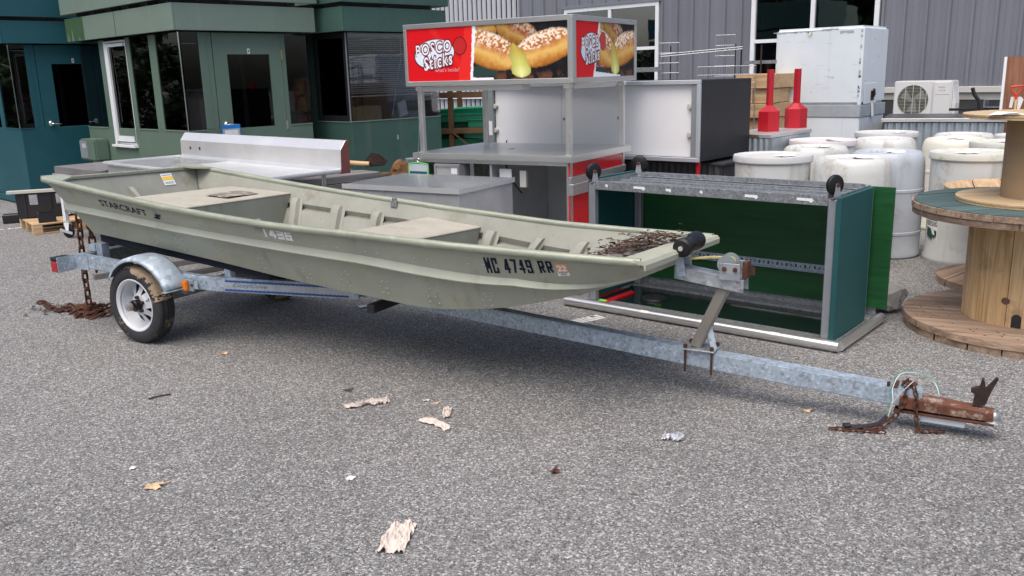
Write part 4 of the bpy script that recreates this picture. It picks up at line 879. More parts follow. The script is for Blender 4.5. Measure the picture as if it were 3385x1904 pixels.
# transom knee bracket, warning label, oarlock sockets
m_ = MB(); m_.add([(-.715, -.06, .90), (-.715, .0, .90), (-.66, .0, .66), (-.66, -.06, .66), (-.45, -.03, .66), (-.70, -.03, .90)], [(0, 1, 2, 3), (1, 5, 4, 2), (0, 3, 4, 5)]); m_.build('transom_knee', boat_in, boat)
def tl(y, h, d=.018): p = surf(0, h, 1); return (p[0]+d, y, p[2])
lb = MB(); lb.add([tl(.26, .70), tl(.36, .70), tl(.36, .93), tl(.26, .93)], [(0, 1, 2, 3)]); lo = lb.build('capacity_label', white_d, boat)
lb = MB(); lb.add([tl(.262, .80, .0195), tl(.358, .80, .0195), tl(.358, .87, .0195), tl(.262, .87, .0195)], [(0, 1, 2, 3)]); lb.build('label_band', yellow_l, lo)
for hh in (.73, .755, .895): MB().add([tl(.27, hh, .0197), tl(.35, hh, .0197), tl(.35, hh+.010, .0197), tl(.27, hh+.010, .0197)], [(0, 1, 2, 3)]).build('label_print', alu_d, lo)
for sg in (-1, 1):
    p = surf(1.9, 1.0, sg, -.02); m_ = MB(); m_.box(p[0]-.025, p[0]+.025, p[1]-.014, p[1]+.014, p[2]-.04, p[2]+.006); m_.lathe([(.008, 0), (.016, 0), (.016, .02), (.008, .02)], 12, (p[0], p[1], p[2]+.006)); m_.build('oarlock_socket', g_frame, boat, bevel=.002)
# rivets
rv = MB(); rv.lathe([(0, .0040), (.0042, .0032), (.0066, .0013), (.0075, 0)], 8, axis='y'); rvm = rv.mesh('rivet', smooth=True)
rr = random.Random(11)
rpos = []
for s in (-.30, .05, .30, .65, .99, 1.35, 1.62, 1.89, 2.20, 2.52, 2.80):
    for du_ in (-.022, .022):
        for h in (.10, .20, .30, .39):
            rpos.append((s+du_+(.014 if h > .25 else 0)+rr.uniform(-.007, .007), h*(1 if s < 2.4 else .7)+rr.uniform(-.02, .02)))
        if s > .5: rpos.append((s+du_*1.8, .76))
for s, h in rpos:
    us = np.linspace(0, 8, 161); ss = np.array([surf(u, h, -1)[0] for u in us]); u = float(np.interp(s, ss, us)); p = surf(u, h, -1, .0003)
    link('rivet', rvm, rivet_m, boat, p)
# lettering on the near side
US_ = np.linspace(0, 8, 321)
def side_fn(s0, h0, hgt, off=.0022):
    def fn(a, b_):
        h = h0 + b_/hgt; ss = [hull(u)[3]+(hull(u)[0]-hull(u)[3])*h for u in US_] if False else None
        s = s0 + a
        us = US_; tab = S_TAB; sarr = tab[0] + (tab[1]-tab[0])*h; u = float(np.interp(s, sarr, us)); return surf(u, h, -1, off)
    return fn
HT = np.array([hull(u) for u in US_]); S_TAB = (HT[:, 3], HT[:, 0])
put_text('maker_lettering', fit_text('STARCRAFT', .445, .044, offset=.008, sx=1.5), side_fn(-.30, .705, .335), navy, boat)
sg_ = MB(); f_ = side_fn(.195, .70, .325)
for k, (a0_, a1_, b0_, b1_) in enumerate(((.022, .088, .022, .034), (.0, .066, .0, .012), (.022, .066, .010, .024))):
    sg_.add([f_(a0_, b0_), f_(a1_-.014, b0_), f_(a1_, b1_), f_(a0_+.014, b1_)], [(0, 1, 2, 3)])
sg_.build('maker_emblem', navy, boat)
f5 = side_fn(1.130, .775, .345); put_block('model_lettering', block_text('1436', .228, .058, .30, .16), lambda a, b_, o_: side_fn(1.130, .775, .345, .0022+o_)(a+b_*.10, b_), white_d, boat)
put_block('registration_lettering', block_text('MC 4749 RR', .355, .076, .34, .30), lambda a, b_, o_: side_fn(2.572, .630, .305, .0022+o_)(a, b_), navy, boat)
f_ = side_fn(2.942, .55, .226, .0018); sk = MB(); sk.grid(4, 4, lambda a, c: f_(a*.058, c*.066)); sk_o = sk.build('registration_sticker', orange_s, boat)
f2 = side_fn(2.942, .55, .226, .0026); sk = MB(); sk.grid(4, 2, lambda a, c: f2(a*.058, c*.020)); sk.build('sticker_band', white_d, sk_o)
put_text('sticker_year', fit_text('22', .046, .030, offset=.03), lambda a, b_: f2(.006+a, .026+b_), white_d, sk_o)
f3 = side_fn(2.942, .55, .226, .0034); put_text('sticker_lettering', fit_text('WATERCRAFT', .046, .007, offset=.01), lambda a, b_: f3(.006+a, .013+b_), navy, sk_o)
put_text('sticker_lettering', fit_text('6849629', .030, .006, offset=.01), lambda a, b_: f3(.014+a, .004+b_), navy, sk_o)
f4 = side_fn(-.60, .84, .36); put_text('hull_number', fit_text('STRW1436', .05, .012), lambda a, b_: f4(a, b_), alu_d, boat)
# things lying in the boat
pl = MB(); pl.grid(10, 6, lambda a, c: ((a-.5)*.20, (c-.5)*.32, .006+.004*math.sin(a*7+c*5)*(a > .6))); 
po = pl.build('printed_mat', M('camouflage print', (.20, .18, .15), .6, 0, .2, 12, dirt=((.42, .36, .27), .5, 14, .06), fleck=((.07, .07, .10), .3, 16)), loc=(TX+.866*.02+.5*.22, TY-.5*.02+.866*.22, .842), rot=(-1.6, 3.0, TR+4)); tag(po, 'curling patterned mat lying on the rear boat bench', 'mat')
def bow_pt(r2):
    s = r2.uniform(3.01, 3.25); y = r2.gauss(-.02, .22)
    if abs(y) > .44: y = .3
    s = s + (.03 if y > .1 else 0)
    return (min(s, 3.255), y, .724 + max(0, r2.gauss(.016+.022*(s > 3.12), .018)))
def to_world(fn):
    c_, s_ = math.cos(R(TR)), math.sin(R(TR))
    def g_(r2):
        s, y, z = fn(r2); z = z - y*slope(s); return (TX+s*c_-y*s_, TY+s*s_+y*c_, z)
    return g_
litter('leaf_litter', 'dead brown leaves and twigs collected on the bow deck of the boat', 700, to_world(bow_pt), M('dead leaves', (.060, .034, .024), .85, 0, .8, 9, dirt=((.30, .19, .13), .32, 12.0, .08)), .022)
tw = MB(); r2 = random.Random(2)
for i in range(26):
    x, y, z = to_world(bow_pt)(r2); a = r2.uniform(0, 6.28); l_ = r2.uniform(.03, .10); tw.tube([(x, y, z), (x+math.cos(a)*l_, y+math.sin(a)*l_, z+.012)], .0016, 4)
o = tw.build('twigs', leaf_b); tag(o, 'thin twigs mixed into the leaves on the boat bow', 'twigs', kind='stuff')

# settle the boat: every part of it leans with the hull
def settle(o):
    for ch in o.children:
        if ch.type == 'MESH':
            if ch.data is rvm: ch.location.z -= slope(ch.location.x)*ch.location.y
            else:
                for v in ch.data.vertices: v.co.z -= slope(v.co.x)*v.co.y
        settle(ch)
settle(boat)
# ================================================================== upturned green cart
ct = thing('upturned_cart', 'upside down green panelled steel cart with casters pointing up beside the boat bow', 'cart', (.369, 6.005, 0), 50.1-90)
CX, CY = 1.95, .78
q = MB(); q.tube([(-.01, .03, .034), (1.93, .03, .034)], .033, 14); q.build('bumper_rail', stainless, ct, smooth=True)
q = MB(); q.tube([(1.925, .045, .034), (1.925, .80, .034)], .030, 14); q.build('bumper_rail', stainless, ct, smooth=True)
q = MB(); q.box(.0, 1.90, .064, .16, .030, .052); q.build('base_rail', g_frame, ct, bevel=.003)
q = MB(); q.box(.0, 1.90, .66, .76, .030, .052); q.box(.0, 1.90, .752, .76, .053, .10); q.build('base_rail', g_frame, ct, bevel=.003)
q = MB(); q.box(.0, .09, .161, .659, .030, .050); q.build('base_rail', g_frame, ct, bevel=.003)
q = MB(); q.box(1.80, 1.894, .161, .659, .030, .050); q.build('base_rail', g_frame, ct, bevel=.003)
q = MB(); q.box(.091, 1.799, .161, .659, .034, .040); q.build('base_panel', floor_bk, ct)
for x, y in ((.16, .10), (1.80, .10), (.16, .69), (1.80, .69)):
    q = MB(); q.box(x, x+.052, y-.025, y+.025, .053, .875); q.build('post', g_post, ct, bevel=.006)
# top frame of angle iron with an inner ledge
q = MB(); q.box(.213, 1.799, .075, .081, .835, .892); q.box(.213, 1.799, .082, .12, .835, .841); q.build('top_rail', g_frame, ct, bevel=.001)
q = MB(); q.box(.213, 1.799, .705, .712, .82, .892); q.box(.213, 1.799, .66, .704, .86, .866); q.build('top_rail', g_frame, ct, bevel=.001)
q = MB(); q.box(.213, 1.799, .668, .674, .867, .892); q.build('top_rail', g_frame, ct)
q = MB(); q.box(.172, .178, .126, .664, .835, .892); q.box(.179, .21, .126, .664, .835, .841); q.build('top_rail', g_frame, ct)
q = MB(); q.box(1.838, 1.844, .126, .664, .835, .892); q.box(1.805, 1.837, .126, .664, .835, .841); q.build('top_rail', g_frame, ct)
# boards
q = MB(); q.box(.07, 1.97, .732, .750, .105, .875); q.build('back_board', green_p, ct, bevel=.001)
q = MB(); q.box(1.856, 1.884, .055, .60, .056, .888); q.build('side_board', teal_p, ct, bevel=.002)
q = MB(); q.box(.128, .156, .12, .70, .056, .90); q.build('side_board', teal_p, ct, bevel=.002)
# slotted angle across the back
q = MB(); q.box(.22, 1.79, .722, .730, .30, .345); q.box(.22, 1.79, .69, .7215, .296, .300); so_ = q.build('slotted_angle', g_beam, ct)
sm_ = MB().box(-.006, .006, 0, .0012, -.010, .010).mesh('slot'); hl = MB().lathe([(0, .0012), (.006, .0012), (.006, 0)], 8, axis='y').mesh('slot')
for i in range(48): link('slot', sm_ if i % 2 else hl, black_p, so_, (.26+i*.032, .7203, .323))
q = MB(); q.add([(1.70, .70, .28), (1.79, .70, .25), (1.79, .70, .31), (1.70, .706, .28), (1.79, .706, .25), (1.79, .706, .31)], [(0,1,2),(5,4,3),(0,3,4,1),(1,4,5,2),(2,5,3,0)]); q.build('corner_gusset', chrome, ct)
MB().box(.30, .36, .7295, .7315, .165, .192).build('lime_tag', lime, ct)
q = MB(); q.box(.213, 1.799, .125, .655, .838, .846); q.build('deck_board', g_frame, ct)
for y_ in (.25, .38, .51): MB().box(.213, 1.799, y_, y_+.03, .8465, .872).build('deck_ridge', g_frame, ct)
MB().box(.22, .28, .10, .13, .0530, .0542).build('lime_tag', lime, ct)
# torn paper labels on the rails
for x, w_, z in ((.30, .02, .862), (.52, .09, .862), (.76, .04, .86), (1.0, .02, .862), (1.30, .085, .858), (1.62, .10, .86)):
    q = MB(); q.prism([(0, 0), (w_*.9, 0), (w_, -.012), (w_*.86, -.026), (w_*.7, -.016), (0, -.015)], lambda a, c, t: (x+a, .0735-t, z+.012+c), 0, .0012); q.build('torn_label', white_p, ct)
for x, w_ in ((.62, .06), (1.05, .05), (1.52, .06)):
    q = MB(); v_ = [(x+w_*i/3, .03-.0336*math.cos(R(a)), .034+.0336*math.sin(R(a))) for i in range(4) for a in (28, 45, 62)]; q.add(v_, [(i*3+k, i*3+k+1, i*3+4+k, i*3+3+k) for i in range(3) for k in range(2)]); q.build('torn_label', white_p, ct)
# casters
def caster(x, y, z, yaw, tilt=0, scale=1.0):
    c = MB(); c.lathe([(0, -.018), (.040, -.018), (.048, -.014), (.054, -.012), (.058, -.006), (.058, .006), (.054, .012), (.048, .014), (.040, .018), (0, .018)], 28, axis='y'); wm = c.build('caster', rubber, ct, smooth=True, loc=(x, y, z+.078), rot=(tilt, 0, yaw))
    f = MB()
    for sy in (-.024, .024): f.add([(-.026, sy-.002, -.074), (.026, sy-.002, -.074), (.010, sy-.002, .010), (-.010, sy-.002, .010), (-.026, sy+.002, -.074), (.026, sy+.002, -.074), (.010, sy+.002, .010), (-.010, sy+.002, .010)], [(0,1,2,3),(7,6,5,4),(0,4,5,1),(1,5,6,2),(2,6,7,3),(3,7,4,0)])
    f.box(-.028, .028, -.0215, .0215, -.078, -.072); f.build('caster_fork', g_rust, wm); MB().lathe([(0, .029), (.012, .029), (.012, -.029), (0, -.029)], 12, axis='y').build('axle_bolt', rust, wm)
caster(.186, .10, .876, 62); caster(1.826, .10, .876, 62); caster(.186, .69, .876, 18)
MB().obox((.42, .40, .049), (.20, .30, .016), (0, 0, 24)).build('red_panel', red_p, None, loc=(0, 0, 0)) if False else None
rp = MB(); rp.prism([(0, 0), (.02, -.06), (.30, .17), (.30, .24)], lambda a, c, t: (a, c, t), 0, .012); o = rp.build('red_panel', red_p, loc=(.62, 5.92, .041), rot=(0, 0, 10)); tag(o, 'small red wedge panel lying inside the upturned cart', 'panel')
dk = MB(); dk.lathe([(.0, .020), (.05, .020), (.085, .014), (.09, .004), (.09, 0)], 24); o = dk.build('grinding_disc', black_p, smooth=True, loc=(1.00, 5.98, .0405)); tag(o, 'dark round disc lying inside the upturned cart', 'disc')
# stone block behind the cart
def lump(name, label, cat, loc, rad, mt, seed, sq=(1, 1, .6), rz=0):
    bm = bmesh.new(); bmesh.ops.create_icosphere(bm, subdivisions=3, radius=1.0); rr = np.random.RandomState(seed); ph = rr.uniform(0, 6.28, (6, 3)); fr = rr.uniform(1.2, 4.0, (6, 3))
    for v in bm.verts:
        d = sum(math.sin(fr[k] @ np.array(v.co) + ph[k][0]) for k in range(6))*.06; v.co = Vector((v.co.x*sq[0], v.co.y*sq[1], v.co.z*sq[2]))*(rad*(1+d))
    mn = min(v.co.z for v in bm.verts)
    for v in bm.verts: v.co.z = max(v.co.z, mn*.75) - mn*.75
    me = bpy.data.meshes.new(name); bm.to_mesh(me); bm.free(); me.polygons.foreach_set('use_smooth', [True]*len(me.polygons))
    o = link(name, me, mt, None, loc, (0, 0, rz)); return tag(o, label, cat)
bm = bmesh.new(); rs2 = np.random.RandomState(12)
for p in rs2.uniform(-1, 1, (26, 3)):
    p = p/max(.75, np.linalg.norm(p)); bm.verts.new((p[0]*.17, p[1]*.13, .095+p[2]*.10))
bmesh.ops.convex_hull(bm, input=bm.verts); bmesh.ops.subdivide_edges(bm, edges=bm.edges, cuts=2, use_grid_fill=True)
for v in bm.verts: v.co += Vector(rs2.uniform(-.004, .004, 3))
me = bpy.data.meshes.new('stone_block'); bm.to_mesh(me); bm.free(); zmin = min(v.co.z for v in me.vertices)
o = link('stone_block', me, M('rough stone', (.33, .32, .30), .9, 0, .15, 5, bump=.6, bs=24, dirt=((.10, .08, .055), .42, 5.0, .06)), None, (2.50, 5.66, -zmin), (0, 0, 35)); tag(o, 'pale grey stone block with rough brown side behind the green cart corner', 'stone')

# ================================================================== food stand with the printed sign
bo = thing('food_stand', 'stainless food stand with a red snack sign box on four posts', 'food stand', (.521, 7.137, 0), 59-90)
BW, BD, HC = 1.62, 1.20, .95
inner_s = M('dull steel', (.52, .53, .54), .40, .45, .1, 3)
q = MB(); q.box(-BW, 0, 0, BD, HC-.055, HC); q.build('counter_top', stainless, bo, bevel=.006, seg=2)
MB().lathe([(0, .001), (.030, .001), (.030, 0)], 24, (-.90, .55, HC)).build('grommet', black_p, bo)
q = MB(); q.box(-BW+.06, -.06, .03, .055, HC-.085, HC-.057); q.build('apron_rail', stainless, bo)
for x, y in ((-BW+.06, .045), (-.085, .045), (-.085, BD-.09), (-BW+.06, BD-.09)):
    q = MB(); q.box(x, x+.042, y, y+.042, .0, HC-.057); q.build('leg', stainless, bo, bevel=.004)
    q = MB(); q.box(x-.002, x+.044, y-.002, y+.044, HC+.001, 1.528); q.build('sign_post', stainless, bo, bevel=.004)
    q = MB(); q.box(x-.012, x+.054, y-.012, y+.054, HC+.0005, HC+.006); q.build('post_foot', stainless, bo)
    q = MB(); q.box(x-.01, x+.052, y-.01, y+.052, 1.49, 1.527); q.build('post_bracket', chrome, bo)
# cabinet under the counter: back, floor, divider, sides
q = MB(); q.box(-BW+.06, -.10, BD-.14, BD-.12, .12, HC-.06); q.build('back_panel', inner_s, bo)
q = MB(); q.box(-BW+.06, -.10, .10, BD-.15, .12, .14); q.build('shelf', stainless, bo)
q = MB(); q.box(-.83, -.81, .05, BD-.15, .142, HC-.06); q.build('divider', inner_s, bo)
q = MB(); q.box(-BW+.06, -BW+.08, .10, BD-.15, .142, HC-.06); q.build('side_panel', stainless, bo)
q = MB(); q.box(-.075, -.06, .09, BD-.1, .08, HC-.06); q.build('side_panel', inner_s, bo)
for dx in (-.8, .8): pass
q = MB(); q.box(-.058, -.048, .03, BD-.10, .78, HC-.062); q.build('red_panel', red_s, bo)
q = MB(); q.box(-.058, -.048, .03, BD-.10, .10, .62); q.build('red_panel', red_s, bo)
q = MB(); q.box(-.058, -.030, .03, BD-.05, .72, .775); q.build('side_trim', stainless, bo, bevel=.003)
q = MB(); q.box(-.058, -.012, .03, BD-.3, .625, .718); q.build('side_trim', stainless, bo, bevel=.003)
q = MB(); q.box(-.11, -.076, .35, .42, .60, .70); ob = q.build('outlet_box', alu_d, bo, bevel=.003)
MB().box(-.116, -.111, .355, .415, .61, .69).build('outlet', trim_l, ob)
q = MB(); q.tube([(-.115, .385, .70), (-.13, .38, .78), (-.12, .36, .85), (-.10, .34, .88)], .006, 6); q.tube([(-.115, .385, .60), (-.125, .39, .5), (-.16, .42, .36), (-.15, .4, .2)], .006, 6); q.build('power_cord', black_p, bo, smooth=True)
MB().box(-1.10, -1.06, .15, .19, .142, HC-.06).build('inner_leg', stainless, bo)
MB().obox((-.52, .10, .74), (.06, .03, .14), (0, 0, 0)).build('power_supply', trim_l, bo); MB().obox((-.70, .10, .72), (.12, .004, .20), (0, 0, 0)).build('notice', white_p, bo)
MB().tube([(-.7, .1, .88), (-.68, .12, .75), (-.6, .2, .6)], .008, 6).build('power_cord', black_p, bo)
# sign box
Z0, Z1 = 1.53, 2.054; X0, X1, Y0, Y1 = -1.63, .02, -.03, 1.27
fr_ = .042
sgn = MB(); sgn.box(X0+.02, X1-.02, Y0+.02, Y1-.02, Z0+.01, Z1-.01); sb = sgn.build('sign_box', alu_d, bo)
f = MB(); f.box(X0, X1, Y0, Y0+.019, Z1-fr_, Z1); f.box(X0, X1, Y0, Y0+.019, Z0, Z0+fr_); f.box(X0, X0+fr_*.8, Y0, Y0+.019, Z0+fr_, Z1-fr_); f.box(X1-fr_, X1, Y0, Y0+.019, Z0+fr_, Z1-fr_)
f.box(X1-.019, X1, Y0+.02, Y1, Z1-fr_, Z1); f.box(X1-.019, X1, Y0+.02, Y1, Z0, Z0+fr_); f.box(X1-.019, X1, Y1-.045, Y1, Z0+fr_, Z1-fr_); f.box(X1-.019, X1, Y0+.02, Y0+.075, Z0+fr_, Z1-fr_)
f.box(X0, X0+.019, Y0+.02, Y1, Z0, Z1); f.box(X0+.02, X1-.02, Y1-.019, Y1, Z0, Z1); f.box(X0+.02, X1-.02, Y0+.02, Y1-.02, Z1-.009, Z1)
f.build('sign_frame', stainless, sb, bevel=.003)
q = MB(); q.box(X0+.15, -.45, .0, .12, Z0-.045, Z0-.003); q.build('lamp_tray', stainless, sb); q = MB(); q.box(-.05, -.02, .1, .9, Z0-.045, Z0-.003); q.build('lamp_tray', stainless, sb)
for x, z in ((X1-.012, Z1-.02), (X1-.012, Z0+.02)): MB().lathe([(0, .003), (.006, .002), (.007, 0)], 8, (x, Y0, z), axis='y').build('screw', chrome, sb)
# printed picture: colours computed for a fine grid of the panel
def vnoise(x, y, sc, seed):
    rs = np.random.RandomState(seed); g_ = rs.rand(64, 64); xi = x*sc; yi = y*sc; x0_ = np.floor(xi).astype(int); y0_ = np.floor(yi).astype(int); fx = xi-x0_; fy = yi-y0_; fx = fx*fx*(3-2*fx); fy = fy*fy*(3-2*fy)
    a = g_[y0_ % 64, x0_ % 64]; b = g_[y0_ % 64, (x0_+1) % 64]; c = g_[(y0_+1) % 64, x0_ % 64]; d = g_[(y0_+1) % 64, (x0_+1) % 64]; return (a*(1-fx)+b*fx)*(1-fy)+(c*(1-fx)+d*fx)*fy
def fbm(x, y, sc, seed): return .5*vnoise(x, y, sc, seed)+.3*vnoise(x, y, sc*2.1, seed+1)+.2*vnoise(x, y, sc*4.3, seed+2)
def picture(X, Y, asp):
    # X 0..1 left to right, Y 0..1 bottom to top of the food photograph; crusty bread sticks round melted cheese
    C = np.zeros(X.shape+(3,)); U = X*asp; n1 = fbm(U, Y, 5, 1); n2 = fbm(U, Y, 26, 7); n3 = vnoise(U, Y, 34, 11); n4 = fbm(U+3, Y, 11, 17)
    C[...] = np.array(s2l(16, 15, 19)); C += np.clip(n1[..., None]-.45, 0, 1)*np.array([.03, .022, .018])
    pan = (np.clip((.17-Y)*10, 0, 1)*np.clip((n4-.45)*6, 0, 1))[..., None]; C = C*(1-pan)+np.array(s2l(96, 62, 44))*pan
    sage = ((X < .26) & (Y < .31-.55*np.abs(X-.11)) & (Y > .06))[..., None]; C = np.where(sage, np.array(s2l(40, 62, 58)), C)
    def mixc(base, col, f): return base*(1-f[..., None])+np.array(s2l(*col))*f[..., None]
    def bread(cx_, cy_, rx, ry, ang, shade, crumb=1.0, red=.7, e1=2.3, e2=2.2):
        nonlocal C
        ca, sa = math.cos(ang), math.sin(ang); dx = (X-cx_)*asp; dy = Y-cy_; u = (dx*ca+dy*sa)/rx; v = (-dx*sa+dy*ca)/ry
        d = np.abs(u)**e1+np.abs(v)**e2; ins = d < 1+(n2-.5)*.28
        base = np.ones(X.shape+(3,))*np.array(s2l(214, 156, 70)); base = mixc(base, (232, 190, 110), np.clip(.75-np.abs(v+.18)*1.5+(n1-.5)*1.2, 0, 1)); base = mixc(base, (168, 98, 34), np.clip((-v-.35)*1.5+(n4-.5), 0, 1))
        base = mixc(base, (186, 92, 44), red*np.clip(1-np.abs(v-.30)*2.4+(n1-.5)*2.2, 0, 1)); base = mixc(base, (222, 160, 120), np.clip((v-.45)*2, 0, .7))
        cr = crumb*np.clip((n3-.40)*6, 0, 1)*np.clip((v-.05+(n4-.5)*.6)*3.2, 0, 1); base = mixc(base, (250, 234, 212), .92*cr); base = mixc(base, (96, 44, 20), .5*crumb*np.clip((.36-n3)*5, 0, 1)*np.clip((v-.1)*3, 0, 1))
        base = base*(.30+.70*np.clip((1.06-d)*3.2, 0, 1))[..., None]*shade
        C = np.where(ins[..., None], base, C)
    bread(.13, .98, .30, .20, .1, .72, .25, .9); bread(.47, .86, .46, .24, -.42, .60, .8, 1.0)
    bread(.15, .55, .66, .33, -.34, 1.0)
    bread(.755, .54, .62, .31, .27, 1.02)
    wid = np.interp(Y, [.02, .05, .10, .18, .30, .42, .52, .60, .66], [0, .06, .098, .105, .082, .088, .07, .035, 0]); cxx = np.interp(Y, [0, .2, .45, .66], [.52, .51, .475, .425]); t = np.abs(X-cxx)/np.maximum(wid, 1e-4); ch = (t < 1) & (Y > .02) & (Y < .66)
    g_ = np.ones(X.shape+(3,))*np.array(s2l(216, 214, 110)); g_ = mixc(g_, (196, 160, 66), np.clip((Y-.30)*3.4, 0, .75)); g_ = mixc(g_, (244, 244, 176), np.clip((.27-Y)*6, 0, .8)*np.clip(1-t*1.1, 0, 1)); g_ = g_*(.62+.38*np.sqrt(np.clip(1-t, 0, 1)))[..., None]
    C = np.where(ch[..., None], g_, C); return np.clip(C, 0, 1)
print_m = vcol('sign print')
def printed(name, nx, ny, fn, colfn, parent):
    u, v = np.meshgrid(np.linspace(0, 1, nx+1), np.linspace(0, 1, ny+1)); C = colfn(u, v)
    me = bpy.data.meshes.new(name); me.from_pydata([fn(a, b) for a, b in zip(u.ravel(), v.ravel())], [], [(j*(nx+1)+i, j*(nx+1)+i+1, (j+1)*(nx+1)+i+1, (j+1)*(nx+1)+i) for j in range(ny) for i in range(nx)])
    at = me.color_attributes.new('print', 'FLOAT_COLOR', 'POINT'); at.data.foreach_set('color', np.concatenate([C.reshape(-1, 3), np.ones(((nx+1)*(ny+1), 1))], 1).astype(np.float32).ravel())
    return link(name, me, print_m, parent)
def front_col(u, v):
    asp = 1.50/.44; C = picture(np.clip((u-.44)/.56, 0, 1), v, asp*.56)
    edge = .445-.022*(1-v) + .0012*np.sin(v*37); red = np.array(s2l(214, 8, 20)); wht = np.array(s2l(238, 238, 242))
    rr_ = np.ones(u.shape+(3,))*red; sw = np.clip(1-np.abs(u-.36+.16*v-.03*np.sin(v*5))*30, 0, 1)[..., None]*.35; rr_ = rr_*(1-sw)+np.array(s2l(236, 60, 44))*sw
    rr_ = np.where((u > .335+.05*v)[..., None], np.array(s2l(228, 40, 34)), rr_)
    C = np.where((u < edge)[..., None], rr_, C); band = (u > edge-.012) & (u < edge+.002+.008*v); C = np.where(band[..., None], wht, C)
    foot = (v < .045-.10*(u-.44)) & (u >= edge) & (u < .56); C = np.where(foot[..., None], wht, C); return C
def side_col(u, v):
    asp = 1.18/.44; C = picture(np.clip((u-.30)/.70, 0, 1), v, asp*.62); edge = .40-.09*(1-v); red = np.array(s2l(214, 8, 20)); wht = np.array(s2l(238, 238, 242))
    C = np.where((u < edge)[..., None], red, C); band = (u > edge-.025) & (u < edge); C = np.where(band[..., None], wht, C)
    foot = (v < .10-.18*(u-.31)) & (u >= edge-.03) & (u < .75); C = np.where(foot[..., None], wht, C); return C
fx0, fx1, fz0, fz1 = X0+fr_*.8+.001, X1-fr_-.001, Z0+fr_+.001, Z1-fr_-.001
pf = printed('sign_face', 300, 90, lambda a, b: (fx0+(fx1-fx0)*a, Y0+.012, fz0+(fz1-fz0)*b), front_col, sb)
sy0, sy1 = Y0+.076, Y1-.046
ps = printed('sign_face', 220, 90, lambda a, b: (X1-.012, sy0+(sy1-sy0)*a, fz0+(fz1-fz0)*b), side_col, sb)
pink = M('pink white print', (.86, .80, .82), .5); dred = M('dark red print', (.13, .006, .02), .3, coat=.3); pblue = M('pale blue print', (.72, .80, .90), .3, coat=.3); pnk2 = M('soft pink print', (.85, .30, .32), .4); dkred2 = M('disc red print', (.52, .02, .02), .3, coat=.3); dkout = M('black red print', (.02, .003, .006), .3)
def ellipse(fn, cx_, cz_, rx, rz_, ang, n=48, jit=0.0, seed=0):
    rr = random.Random(seed); mb = MB(); mb.add([fn(cx_+rx*math.cos(t)*math.cos(ang)-rz_*math.sin(t)*math.sin(ang), cz_+rx*math.cos(t)*math.sin(ang)+rz_*math.sin(t)*math.cos(ang)) for t in [2*math.pi*k/n for k in range(n)] for _ in [rr.random()]], [tuple(range(n))]); return mb
def logo(fn0, face, sc, flip=1):
    # fn0(a, b, layer): logo plane coordinates in metres from the oval centre
    o1 = ellipse(lambda a, b: fn0(a, b, 1), 0, 0, .215*sc, .128, .10).build('logo_oval', dkout, face)
    ellipse(lambda a, b: fn0(a, b, 2), .002, .002, .207*sc, .120, .10).build('logo_oval', pblue, face)
    def line(txt, w, h, ax_, ay, rot, nm):
        ca, sa = math.cos(rot), math.sin(rot)
        for ly, off, mt in ((3, .095, dred), (4, .014, pink)):
            vs, fs = text2d(txt, offset=off, spacing=1.22); ref, _ = text2d(txt, offset=.014, spacing=1.22); xs = [p[0] for p in ref]; ys = [p[1] for p in ref]; kx = w/(max(xs)-min(xs)); ky = h/(max(ys)-min(ys)); mx, my = (max(xs)+min(xs))/2, (max(ys)+min(ys))/2
            pts = [((p[0]-mx)*kx*sc, (p[1]-my)*ky) for p in vs]; pts = [(a*ca-b*sa/sc*0-b*sa*0, b+a*math.tan(rot)) for a, b in pts]
            put_text(nm, (pts, fs), lambda a, b: fn0(a+ax_*sc, b+ay, ly), mt, face)
    line('BOSCO', .37, .094, -.005, .052, .10, 'logo_lettering'); line('Sticks', .30, .112, .040, -.056, .16, 'logo_lettering')
    ellipse(lambda a, b: fn0(a, b, 1), .268*sc, .062, .070*sc, .076, 0).build('logo_disc', dkout, face); ellipse(lambda a, b: fn0(a, b, 2), .268*sc, .062, .063*sc, .070, 0).build('logo_disc', dkred2, face)
lx, lz = -1.315, 1.795
logo(lambda a, b, l: (lx+a, Y0+.012-.0006*l, lz+b), pf, 1.0)
put_text('sign_lettering', fit_text("what's inside?", .255, .034, offset=.006), lambda a, b: (lx+.005+a, Y0+.009, lz-.148+b), pnk2, pf)
ly_, lz2 = .33, 1.80
logo(lambda a, b, l: (X1-.012+.0006*l, ly_+a, lz2+b), ps, .88)
put_text('sign_lettering', fit_text("what's inside?", .20, .026, offset=.006), lambda a, b: (X1-.009, ly_+.06+a, lz2-.150+b), pnk2, ps)
# pouch and a steel box with papers on / under the counter
pc = thing('document_pouch', 'clear pouch with green edges hanging by a ring from the food stand', 'pouch', (.521, 7.137, 0), 59-90)
f = MB(); f.tube([(-1.55, -.008, HC+.02), (-1.55, -.008, HC-.05)], .002, 6); f.lathe([(.014, 0), (.017, .002), (.014, .004), (.011, .002), (.014, 0)], 16, (-1.55, -.008, HC-.065), axis='y'); f.build('hook_ring', chrome, pc)
MB().box(-1.66, -1.44, -.014, -.008, HC-.32, HC-.10).build('pouch_body', pouch_m, pc, bevel=.001)
e_ = MB(); e_.tube([(-1.66, -.012, HC-.10), (-1.662, -.012, HC-.32)], .006, 6); e_.tube([(-1.44, -.012, HC-.10), (-1.438, -.012, HC-.32)], .006, 6); e_.tube([(-1.66, -.012, HC-.10), (-1.55, -.012, HC-.088), (-1.44, -.012, HC-.10)], .006, 6); e_.build('pouch_edge', lime_e, pc)
MB().box(-1.645, -1.455, -.017, -.0145, HC-.235, HC-.165).build('pouch_card', M('dark teal card', (.02, .09, .11), .4), pc); MB().box(-1.645, -1.455, -.017, -.0145, HC-.275, HC-.2365).build('pouch_card', white_p, pc)
